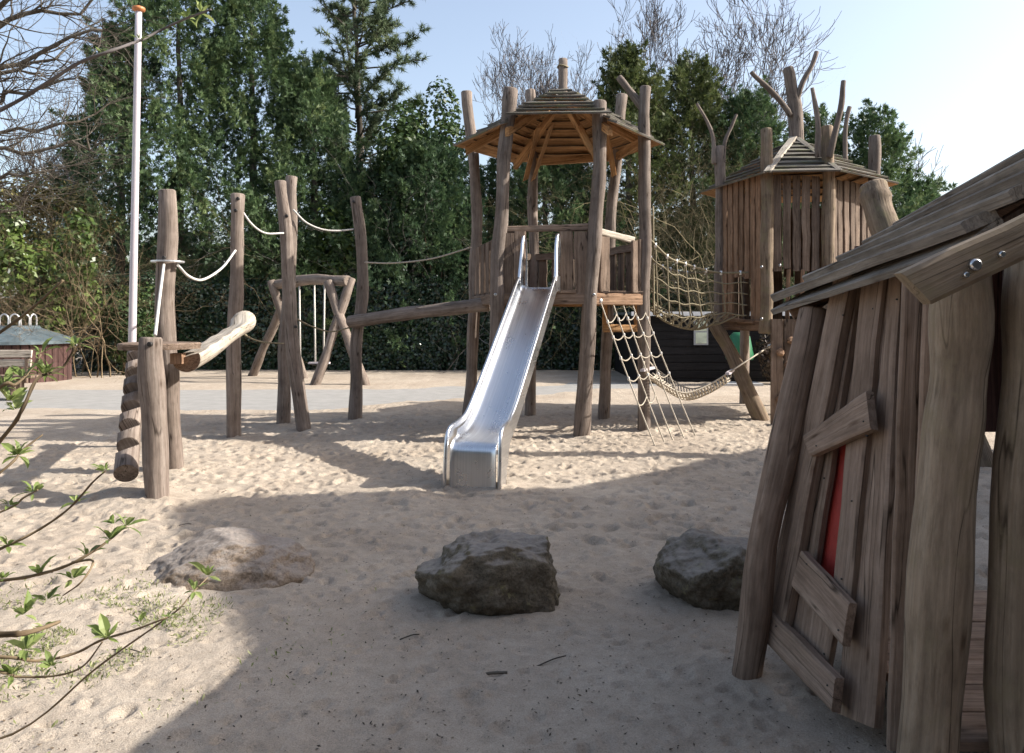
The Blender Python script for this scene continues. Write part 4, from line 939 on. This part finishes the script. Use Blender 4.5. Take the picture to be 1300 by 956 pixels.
def conifer(px, Y, ytop, rad, label, m='conifer', nplume=300, nspray=60, seed=0, z0=.4, shape=.8, size=1.0, group="dense evergreens behind the hedge"):
    rg = np.random.default_rng(seed); x0 = (px - 650) / FPX * Y; H = CAM_H + (HORIZ - ytop) / FPX * Y
    t = thing("cypress", (x0, Y, 0), label, "tree", group)
    add("trunk", MB().log([V((x0, Y, -.2)), V((x0 + .1, Y, H * .5)), V((x0, Y, H * .93))], .2, .04, seed=seed, sides=8), 'bark', t)
    u = rg.random(nplume) ** .85; ang = rg.uniform(0, 2 * math.pi, nplume)
    prof_ = np.minimum(1, (1 - u) ** shape * 1.25) * np.minimum(1, .75 + u * 1.4)
    lump = 1 + .22 * np.sin(3 * ang + u * 9 + seed) + .16 * np.sin(5 * ang - u * 17 + seed * 2)
    rr_ = rad * prof_ * lump * (.55 + .5 * np.sqrt(rg.random(nplume)))
    pos = np.stack([x0 + np.cos(ang) * rr_, Y + np.sin(ang) * rr_, z0 + u * (H - z0) * .97], 1)
    el = rg.uniform(.35, 1.1, nplume) + u * .3
    axp = unit(np.stack([np.cos(ang) * np.cos(el), np.sin(ang) * np.cos(el), np.sin(el)], 1) + rg.normal(0, .15, (nplume, 3)))
    Lp = rg.uniform(.8, 1.9, nplume) * size * (1 - .4 * u); pt = rg.normal(.45, .17, nplume)
    s_ = rg.random((nplume, nspray)) ** .8
    o = pos[:, None] + axp[:, None] * (Lp[:, None] * s_)[..., None] + rg.normal(0, 1, (nplume, nspray, 3)) * (.3 * size * (1.05 - s_))[..., None] * (Lp[:, None, None] / 1.2)
    a = unit(axp[:, None] + rg.normal(0, .38, (nplume, nspray, 3)))
    tint = (pt[:, None] + rg.normal(0, .12, (nplume, nspray))).ravel()
    v, tt = sprays(rg, o.reshape(-1, 3), a.reshape(-1, 3), tint, 6, (.08 * size, .21 * size), .018 * size, 1.0)
    npmesh("crown", v, 3, tt, m, t)
    return t
conifer(150, 25.5, 40, 2.0, "dark cypress at the left edge of the evergreen row", seed=1, nplume=300, m='conifer2', size=1.0)
conifer(225, 26, -60, 2.9, "tallest broad cypress rising behind the white flagpole", seed=2, nplume=520, z0=1.2)
conifer(318, 26.5, -30, 2.4, "tall cypress right behind the straight rope post", seed=3, nplume=450, z0=1.0)
conifer(395, 26, 95, 2.1, "lower cypress in front of the pine", seed=4, nplume=330)
conifer(545, 24.6, 190, 1.9, "short dark cypress left of the slide tower", seed=5, m='conifer2', nplume=240)
conifer(690, 25.5, 205, 2.2, "short cypress seen through the slide tower", seed=6, nplume=240)
conifer(795, 26, 72, 2.1, "spiky cypress behind the right posts of the slide tower", seed=7, nplume=330, m='olivecon')
conifer(876, 27, 88, 2.7, "cypress behind the bare twiggy thicket", seed=8, nplume=400, m='olivecon')
conifer(950, 26, 128, 2.3, "cypress directly behind the tree house roof", seed=9, nplume=330)
conifer(1045, 27, 160, 1.8, "cypress behind the right half of the tree house", seed=10, nplume=200)
conifer(1112, 26, 150, 1.45, "slim cypress just right of the tree house", seed=11, nplume=220)
conifer(1163, 27, 240, 1.2, "lowest cypress tip above the playhouse roof", seed=12, nplume=110)
conifer(455, 25.2, 235, 1.7, "small cypress beneath the pine", seed=13, m='conifer2', nplume=170)
conifer(620, 26.5, 225, 1.6, "small cypress at the left posts of the slide tower", seed=14, m='conifer2', nplume=150)
conifer(755, 25, 262, 1.5, "little cypress behind the tower railing", seed=15, m='conifer2', nplume=120)

# pine
def pine(px, Y, ytop, seed):
    rg = np.random.default_rng(seed); x0 = (px - 650) / FPX * Y; H = CAM_H + (HORIZ - ytop) / FPX * Y
    t = thing("pine", (x0, Y, 0), "tall open pine with needle tufts standing against the sky", "tree")
    add("trunk", MB().log([V((x0 - .1, Y, -.2)), V((x0 + .15, Y, H * .5)), V((x0 - .1, Y, H))], .2, .05, seed=seed, sides=9), 'bark', t)
    segs, O, A_ = [], [], []
    for i in range(78):
        z_ = H * (.4 + .6 * (i / 78)); a = rg.uniform(0, 6.28); Lb = rg.uniform(1.2, 3.3) * (1 - .45 * max(0, (z_ / H - .75) / .25))
        d = np.array([math.cos(a), math.sin(a), rg.uniform(.05, .5)]); p_ = np.array([x0, Y, z_]); st = 7
        for j in range(st):
            d = unit(d + rg.normal(0, .16, 3) + np.array([0, 0, .05])); q_ = p_ + d * Lb / st
            segs.append((*p_, *q_, .035 * (1 - j / st) + .01, .035 * (1 - (j + 1) / st) + .008)); p_ = q_
            if j >= 2:
                for _ in range(3):
                    tw = unit(d + rg.normal(0, .7, 3) + np.array([0, 0, .25])); e_ = p_ + tw * rg.uniform(.15, .45); segs.append((*p_, *e_, .012, .008)); O.append(e_); A_.append(tw)
    segmesh("branches", segs, 'bark', t)
    O, A_ = np.array(O), np.array(A_); n = len(O); k = 44
    tn = np.repeat(rg.normal(.5, .18, n), k); d = unit(A_[:, None] * .5 + rg.normal(0, .6, (n, k, 3))).reshape(-1, 3)
    o = np.repeat(O, k, 0) - np.repeat(A_, k, 0) * rg.uniform(0, .22, n * k)[:, None]; l_ = rg.uniform(.14, .28, n * k)[:, None]
    pr = unit(np.cross(d, rg.normal(size=d.shape))) * .016
    npmesh("crown", np.stack([o - pr, o + d * l_, o + pr], 1), 3, tn + rg.normal(0, .08, n * k), 'pine', t)
pine(452, 27.5, -25, 21)

# leafy masses
def leaves(rg, pos, nrm, size, aspect=.6):
    n = len(pos); d = unit(nrm + rg.normal(0, .6, (n, 3))); a = unit(np.cross(d, rg.normal(size=(n, 3)))); b_ = np.cross(d, a)
    s_ = (size * rg.uniform(.6, 1.3, n))[:, None]
    return np.stack([pos - a * s_ * .5, pos + b_ * s_ * aspect * .5 - a * s_ * .05, pos + a * s_ * .5, pos - b_ * s_ * aspect * .5 - a * s_ * .05], 1)
def leaf_bush(name, c, dims, n, size, m, label, cat, group=None, seed=0, stems=8, thr=.62, stemmat='brownbark', lumps=26):
    rg = np.random.default_rng(seed); c = np.array(c, float); dims = np.array(dims)
    t = thing(name, (c[0], c[1], 0), label, cat, group)
    lp_ = unit(rg.normal(size=(lumps, 3))) * rg.uniform(.35, .85, (lumps, 1)); lr = rg.uniform(.22, .42, lumps); lt = rg.normal(.45, .16, lumps)
    w_ = rg.integers(0, lumps, n); d = unit(rg.normal(size=(n, 3))); rad = lr[w_][:, None] * (thr + (1 - thr) * rg.random((n, 1)) ** .5)
    pos = c + (lp_[w_] + d * rad) * dims; ok = pos[:, 2] > .05; pos, d, w_ = pos[ok], d[ok], w_[ok]
    npmesh("foliage", leaves(rg, pos, d + UP * .3, size), 4, lt[w_] + rg.normal(0, .14, len(pos)), m, t)
    segs = []
    for i in range(stems):
        p_ = np.array([c[0] + rg.normal(0, .25), c[1] + rg.normal(0, .2), -.1]); e_ = c + (lp_[i % lumps]) * dims; pr = None
        for j in range(6):
            q_ = p_ + (e_ - p_) / (6 - j) + rg.normal(0, .06, 3); segs.append((*p_, *q_, .04 * (1 - j / 7), .04 * (1 - (j + 1) / 7))); p_ = q_
    segmesh("stems", segs, stemmat, t, sides=5)
    return t
leaf_bush("ivy_tree", (-2.9, 25.6, 6.0), (1.75, 1.6, 3.4), 15000, .17, 'ivy', "rounded ivy covered tree between the pine and the slide tower", "tree", seed=31, lumps=46)
leaf_bush("laurel_bush", (-12.6, 20.6, 2.5), (1.9, 1.2, 2.3), 8000, .19, 'laurel', "bright green laurel bush above the round container", "bush", "shrubs at the left", seed=32)
leaf_bush("laurel_bush", (-10.6, 21.6, 1.2), (1.3, 1.0, 1.4), 4000, .15, 'ivy', "dark low shrub between the round container and the hedge", "bush", "shrubs at the left", seed=33)
leaf_bush("laurel_bush", (-5.6, 24.3, 3.6), (1.2, .8, 1.3), 3200, .16, 'laurel', "light green shrub topping the hedge behind the rope posts", "bush", seed=34)
leaf_bush("laurel_bush", (-13.9, 23.5, 4.2), (2.4, 1.0, 1.8), 5000, .14, 'olivebush', "olive budding shrub at the far left under the bare tree", "bush", "shrubs at the left", seed=35, stems=16)
leaf_bush("laurel_bush", (-2.4, 24.2, 3.9), (1.5, .7, 1.0), 3600, .14, 'conifer2', "dark bush over the hedge left of the slide tower", "bush", seed=36)
leaf_bush("beech_shrub", (6.3, 18.2, .75), (.75, .45, .85), 2600, .09, 'litter', "brown leaved little hedge beside the green bin", "bush", seed=37)

# hedge: dark inner body under thousands of small leaves
def hedge(x0, x1, y0, y1, h, n, label, seed):
    rg = np.random.default_rng(seed)
    t = thing("hedge", ((x0 + x1) / 2, (y0 + y1) / 2, 0), label, "hedge", "ivy hedge along the back of the playground")
    add("hedge_body", MB().box(V(((x0 + x1) / 2, (y0 + y1) / 2 + .12, h / 2 - .1)), x1 - x0 - .3, y1 - y0 - .2, h - .1), 'earth', t)
    L, D = x1 - x0, y1 - y0; ar = np.array([L * h, L * D, D * h]); w_ = rg.choice(3, n, p=ar / ar.sum())
    pos = np.stack([rg.uniform(x0, x1, n), rg.uniform(y0, y1, n), h * rg.random(n) ** .95], 1); nr = np.zeros((n, 3))
    bump_ = vnoise(pos[:, 0] + 50, pos[:, 2] + 50 + pos[:, 1], .7, seed) * .35 + vnoise(pos[:, 0] + 50, pos[:, 2] + 50, .25, seed + 1) * .16
    f_ = w_ == 0; pos[f_, 1] = y0 - bump_[f_] + rg.normal(0, .05, f_.sum()); nr[f_] = (0, -1, .25)
    f_ = w_ == 1; pos[f_, 2] = h + bump_[f_] + rg.normal(0, .07, f_.sum()); nr[f_] = (0, -.2, 1)
    f_ = w_ == 2; pos[f_, 0] = x1 + bump_[f_] + rg.normal(0, .05, f_.sum()); nr[f_] = (1, 0, .2)
    pos[:, 2] = np.maximum(pos[:, 2], .03)
    tint = .42 + vnoise(pos[:, 0] + 90, pos[:, 2] + 90, 1.3, seed + 3) * .5 + rg.normal(0, .16, n)
    npmesh("foliage", leaves(rg, pos, nr, .1, .75), 4, tint, 'hedge', t)
hedge(-12.6, -10.35, 22.6, 24.4, 2.75, 9000, "short hedge block with a sunlit end behind the flagpole", 41)
hedge(-10.0, 3.6, 23.6, 24.8, 2.6, 52000, "long dark hedge running behind the swing and the slide tower", 42)
hedge(3.7, 16.0, 24.2, 25.4, 2.4, 16000, "far stretch of hedge behind the black shed", 43)

# bare trees
def grow(rg, segs, p, d, L, r, depth, maxd, wig=.22, up=.08, kids=(2, 4), ratio=.62, spread=.75, tmin=.3):
    st = 5 if depth < 2 else 4; nodes = []
    for j in range(st):
        d = unit(d + rg.normal(0, wig, 3) * (.6 if depth == 0 else 1) + UP * up); q_ = p + d * L / st
        ra, rb = r * (1 - .55 * j / st), r * (1 - .55 * (j + 1) / st); segs.append((*p, *q_, ra, rb)); p = q_; nodes.append((p, d, rb))
    if depth >= maxd: return
    for k in range(int(rg.integers(kids[0], kids[1] + 1)) + (2 if depth == 0 else 0)):
        j = int(rg.integers(int(tmin * st), st)); q_, e_, rb = nodes[j]
        nd2 = unit(e_ + rg.normal(0, spread, 3)); grow(rg, segs, q_, nd2, L * ratio * rg.uniform(.7, 1.2), rb * .68, depth + 1, maxd, wig, up, kids, ratio, spread, tmin)
    grow(rg, segs, p, unit(d + rg.normal(0, .25, 3)), L * ratio, r * .45, depth + 1, maxd, wig, up, kids, ratio, spread, tmin)
def bare_tree(px, Y, ytop, label, seed, m='greybark', maxd=5, r=.16, kids=(3, 4), group="bare trees behind the evergreens", spread=.5):
    rg = np.random.default_rng(seed); x0 = (px - 650) / FPX * Y; H = CAM_H + (HORIZ - ytop) / FPX * Y; segs = []
    t = thing("bare_tree", (x0, Y, 0), label, "tree", group)
    grow(rg, segs, np.array([x0, Y, -.2]), UP, H * .42, r, 0, maxd, .14, .16, kids, .64, spread, .45)
    s_ = np.array(segs); s_[:, 6:8] = np.maximum(s_[:, 6:8], .009); big = s_[:, 6] > .05
    f_ = H / s_[:, 5].max(); 
    for c_ in (2, 5): s_[:, c_] *= f_
    segmesh("trunk", s_[big], m, t, sides=8); segmesh("crown", s_[~big], m, t, sides=3)
bare_tree(655, 36, 34, "pale leafless tree behind the slide tower roof", 51, r=.14, maxd=6, kids=(2, 3))
bare_tree(612, 38, 75, "small leafless tree left of the slide tower roof", 55, r=.1, maxd=5)
bare_tree(826, 31, -25, "tall leafless tree right of the slide tower roof", 52, r=.15, maxd=6, kids=(2, 3))
bare_tree(893, 33, 20, "thin leafless tree behind the cypresses near the tree house", 53, r=.12)
bare_tree(700, 40, 85, "small leafless tree hidden behind the tower finial", 56, r=.1)
bare_tree(1150, 30, 165, "leafless tree top right of the tree house", 54, r=.08, maxd=4)
bare_tree(66, 28, 100, "slim leafless tree in the gap at the far left", 57, r=.12)
# the big bare tree on the left, its trunk just outside the photograph
rg = np.random.default_rng(61); tx, ty = -10.6, 13.5
t = thing("bare_tree", (tx, ty, 0), "large leafless tree reaching its mossy limbs in from the left", "tree", None)
add("trunk", MB().log([V((tx, ty, -.2)), V((tx + .1, ty, 3)), V((tx - .1, ty, 8))], .3, .2, seed=61), 'bark', t)
segs = []; lseg = []
for (za, px, py, Y_, r_) in ((4.6, 130, 38, 13.2, .075), (5.6, 60, -30, 13.6, .09), (5.0, 90, 55, 14.2, .07), (4.4, 95, 100, 13.0, .06), (3.9, 110, 175, 13.8, .06), (3.7, 70, 215, 13.1, .06), (3.2, 60, 240, 14.2, .045), (6.2, 150, -20, 14.5, .07), (4.2, 140, 130, 14.5, .05)):
    p_ = np.array([tx, ty, za]); e_ = np.array(P(px, py, Y_)); k = 11
    for j in range(k):
        q_ = p_ + (e_ - p_) / (k - j) + rg.normal(0, .09, 3) * (1 if j < k - 1 else 0); ra = r_ * (1 - .75 * j / k)
        lseg.append((*p_, *q_, ra, r_ * (1 - .75 * (j + 1) / k)))
        if j > 2:
            for _ in range(2): grow(rg, segs, q_, unit((e_ - p_) / np.linalg.norm(e_ - p_) + rg.normal(0, .55, 3)), rg.uniform(.5, 1.2), ra * .42, 2, 4, .2, .02, (2, 3), .62, .55, .2)
        p_ = q_
segmesh("limbs", lseg, 'bark', t, sides=7); segmesh("crown", segs, 'bark', t)
# brown twig thickets
def thicket(c, w, h, n, label, seed, m='brownbark', maxd=4, r=.018):
    rg = np.random.default_rng(seed); segs = []
    t = thing("bare_shrub", c, label, "bush", "leafless brown thickets")
    for i in range(n):
        p_ = np.array([c[0] + rg.uniform(-w, w), c[1] + rg.normal(0, .4), -.05]); grow(rg, segs, p_, unit(UP + rg.normal(0, .25, 3)), h * rg.uniform(.4, .62), r * rg.uniform(.7, 1.4), 0, maxd, .3, .02, (2, 3), .66, .8, .25)
    segmesh("twigs", segs, m, t)
thicket((5.3, 23.7, 0), 1.7, 7.2, 36, "dense leafless thicket above the rope bridge", 71, 'twig', r=.023)
thicket((-11.3, 20.3, 0), .9, 4.4, 14, "reddish brown leafless shrub left of the flagpole", 72, r=.02)
thicket((-13.3, 20.0, 0), 1.2, 4.0, 12, "tangled brown shrub over the round container", 73, r=.018)
thicket((-8.3, 25.6, 0), 1.8, 5.0, 12, "thin brown stems above the hedge by the tall rope posts", 74, r=.018)
thicket((-3.8, 25.2, 0), .8, 6.5, 8, "pale dry stems above the hedge below the pine", 75, 'greybark', r=.02)

# ------------------------------------------------------------------ leafing shrub close by on the left
t = thing("elder_shrub", (-1.75, 1.75, 0), "young shrub with fresh green leaf whorls reaching in close by on the left", "bush")
rg = np.random.default_rng(81)
add("stem", MB().log([V((-1.75, 1.75, -.1)), V((-1.7, 1.72, .9)), V((-1.62, 1.7, 1.7)), V((-1.5, 1.68, 2.4))], .024, .01, seed=81, sides=8), 'brownbark', t)
def whorl(p, n, s, br, up=.6):
    n = n; a = np.arange(n) / n * 6.28 + rg.uniform(0, 6); p = np.array(p)
    vv = []; tt = []; s *= .75
    for k in range(n):
        d = unit(np.array([math.cos(a[k]), math.sin(a[k]) , up + rg.normal(0, .6)]) + rg.normal(0, .3, 3)); sd2 = unit(np.cross(d, UP + rg.normal(0, .3, 3))); nn = np.cross(sd2, d)
        l_ = s * rg.choice([.35, .6, .85, 1.1, 1.3]) * rg.uniform(.8, 1.15); w_ = l_ * rg.uniform(.13, .24)
        o = p + d * .004; m1 = o + d * l_ * .35 + nn * l_ * .05; m2 = o + d * l_ * .7 + nn * l_ * .03; e_ = o + d * l_ - nn * l_ * .08
        for sg in (-1, 1):
            vv.append([o, m1, m1 + sd2 * sg * w_ + nn * w_ * .3, o + sd2 * sg * w_ * .2]); vv.append([m1, m2, m2 + sd2 * sg * w_ * .8 + nn * w_ * .3, m1 + sd2 * sg * w_ + nn * w_ * .3]); vv.append([m2, e_, e_, m2 + sd2 * sg * w_ * .8 + nn * w_ * .3])
            c_ = rg.normal(.5, .2); tt += [c_, c_, c_]
    vv = np.array(vv); npmesh("leaf_whorl", vv, 4, np.array(tt), 'young', br)
BR = [([(-150, 205), (0, 140), (60, 105), (100, 80), (140, 65), (176, 52), (205, 38), (235, 24), (268, 12)], 1.7, .0042, [(130, 66, .014), (187, 42, .02), (232, 22, .022), (268, 12, .028)]),
      ([(-140, 520), (0, 422), (40, 392), (80, 356)], 1.6, .004, []),
      ([(-140, 720), (0, 560), (28, 520), (48, 480), (78, 468), (96, 440)], 1.5, .004, [(97, 438, .04), (75, 466, .035), (45, 482, .04), (20, 520, .04)]),
      ([(-140, 640), (-10, 500), (20, 488), (40, 468), (52, 450)], 1.45, .0035, [(52, 448, .04), (30, 478, .045), (5, 492, .05), (12, 510, .04)]),
      ([(-140, 700), (0, 600), (28, 572), (54, 552)], 1.6, .0032, [(28, 570, .045), (25, 585, .03)]),
      ([(-140, 760), (0, 697), (50, 672), (88, 645), (118, 612), (134, 598)], 1.7, .0032, [(134, 598, .035), (88, 644, .03), (12, 690, .03)]),
      ([(-150, 700), (0, 650), (30, 632), (48, 622)], 1.6, .0028, [(45, 624, .035), (12, 642, .025)]),
      ([(-160, 750), (0, 737), (50, 729), (92, 715), (130, 692), (160, 668)], 1.75, .0042, [(160, 668, .045), (140, 690, .045), (110, 706, .045), (55, 722, .045), (5, 735, .035), (144, 665, .035)]),
      ([(92, 714), (118, 712), (104, 738), (80, 756)], 1.75, .0026, [(92, 735, .04), (60, 762, .035)]),
      ([(-160, 815), (0, 806), (30, 804), (58, 796), (76, 789)], 1.5, .0065, [(30, 780, .05)]),
      ([(-160, 835), (0, 834), (50, 839), (96, 829), (128, 813), (170, 800), (212, 784)], 1.8, .0038, [(212, 784, .025), (178, 790, .025), (130, 803, .055), (33, 825, .055), (58, 800, .03)]),
      ([(-160, 825), (0, 853), (20, 859), (70, 858), (105, 846), (130, 815)], 1.75, .0032, [(66, 846, .04), (28, 850, .04)]),
      ([(-160, 990), (20, 930), (120, 850), (190, 800), (226, 774), (245, 752), (264, 733)], 1.9, .0026, [(240, 754, .035), (264, 731, .05)])]
for i, (pl, Y_, r_, wh) in enumerate(BR):
    pts = [P(x_, y_, Y_ + .05 * math.sin(j * 1.3 + i)) for j, (x_, y_) in enumerate(pl)]
    if pl[0][0] < 0: pts = [V((-1.7 + .06 * (pts[0].z - .5), 1.74, max(.1, pts[0].z - .25)))] + pts
    N = len(pts) * 5; sp = spline(pts, N)
    b_ = add("branch", MB().tube(sp, [r_ * (1.25 - .75 * k / N) * (1 + .12 * math.sin(k * 1.9)) for k in range(N)], 7, seed=i), 'brownbark' if i else 'greybark', t)
    for (x_, y_, s_) in wh:
        q_ = P(x_, y_, Y_); q_ = min(sp, key=lambda a_: (a_ - q_).length) if (min((a_ - q_).length for a_ in sp) < .03) else q_
        whorl(q_, int(rg.integers(9, 15)), s_, b_)

# weeds, dry bits and sticks on the sand
n = 6000; pos = np.stack([rg.normal(-2.15, .45, n), rg.normal(3.9, .38, n), np.zeros(n)], 1)
ok = (vnoise(pos[:, 0] + 30, pos[:, 1] + 30, .22, 5) > .06); pos = pos[ok]; pos[:, 2] = [ground_z(a_, b_) for a_, b_ in pos[:, :2]]
n = len(pos); d = unit(UP * .7 + rg.normal(0, .6, (n, 3))); d[:, 2] = np.abs(d[:, 2]); l_ = rg.uniform(.012, .042, n)[:, None]; pr = unit(np.cross(d, rg.normal(size=(n, 3)))) * rg.uniform(.002, .005, n)[:, None]
npmesh("weeds", np.stack([pos - pr, pos + d * l_ * .6 - pr, pos + d * l_, pos + d * l_ * .6 + pr], 1), 4, rg.random(n), 'weed', kind='stuff')
n = 6500; Yl = 2.2 + 10 * rg.random(n) ** 1.5; pos = np.stack([rg.uniform(-.68, .68, n) * Yl, Yl, np.zeros(n)], 1); pos[:, 2] = [ground_z(a_, b_) + .004 for a_, b_ in pos[:, :2]]
v = leaves(rg, pos, np.repeat(UP[None] * 2, n, 0) + 0, .016, .45); npmesh("leaf_litter", v, 4, rg.random(n) * .8, 'litter', kind='stuff')
SG = "dry sticks lying on the sand"
for (px, py, a, L, s_) in ((282, 622, 1.1, .1, 1), (700, 840, .5, .16, 2), (520, 812, .4, .1, 3), (160, 830, -.4, .2, 4), (235, 668, .1, .09, 5), (620, 858, .1, .17, 6)):
    c = G(px, py); c.z = ground_z(c.x, c.y) + .008; e_ = V((math.cos(a), math.sin(a), .1)) * L / 2
    lab = {1: "short stick lying in the sun right of the short log post", 2: "thin stick in front of the flat topped boulder", 3: "curved twig on the shaded sand below the flat topped boulder", 4: "twig among the weeds at the lower left", 5: "dark twig left above the tan boulder", 6: "thickest stick lying nearest to the camera"}[s_]
    single("stick", MB().tube(spline([c - e_, c + V((.01, .01, .005)), c + e_], 8), [.003 + (.003 if s_ == 6 else 0)] * 8, 6, wob=.1, seed=s_), 'bark', c, lab, "stick", SG)

# the wood further back that closes the gaps between the trunks, and an unseen hedge added behind the camera to deepen the foreground shade
rg = np.random.default_rng(91); n = 15000
pos = np.stack([rg.uniform(-20, 24, n), rg.uniform(31, 34, n), rg.random(n) ** .8 * 5.5], 1); pos[:, 2] *= 1 + vnoise(pos[:, 0] + 60, pos[:, 0] * 0 + 3, 2.5, 4) * .6
npmesh("far_wood", leaves(rg, pos, np.repeat([[0, -1., .3]], n, 0), .45, .6), 4, np.clip(rg.normal(.4, .2, n), 0, 1), 'conifer2', kind='stuff')
t = thing("hedge", (0, -5.5, 0), "unseen tall hedge added behind the camera to dim the foreground", "hedge")
add("hedge_body", MB().box(V((-1, -5.4, 2.8)), 26, 1.6, 5.6), 'earth', t)
n = 9000; pos = np.stack([rg.uniform(-14, 12, n), -4.5 + rg.normal(0, .08, n), rg.uniform(0, 5.7, n)], 1)
npmesh("foliage", leaves(rg, pos, np.repeat([[0, 1., .3]], n, 0), .22, .7), 4, np.clip(rg.normal(.45, .2, n), 0, 1), 'hedge', t)
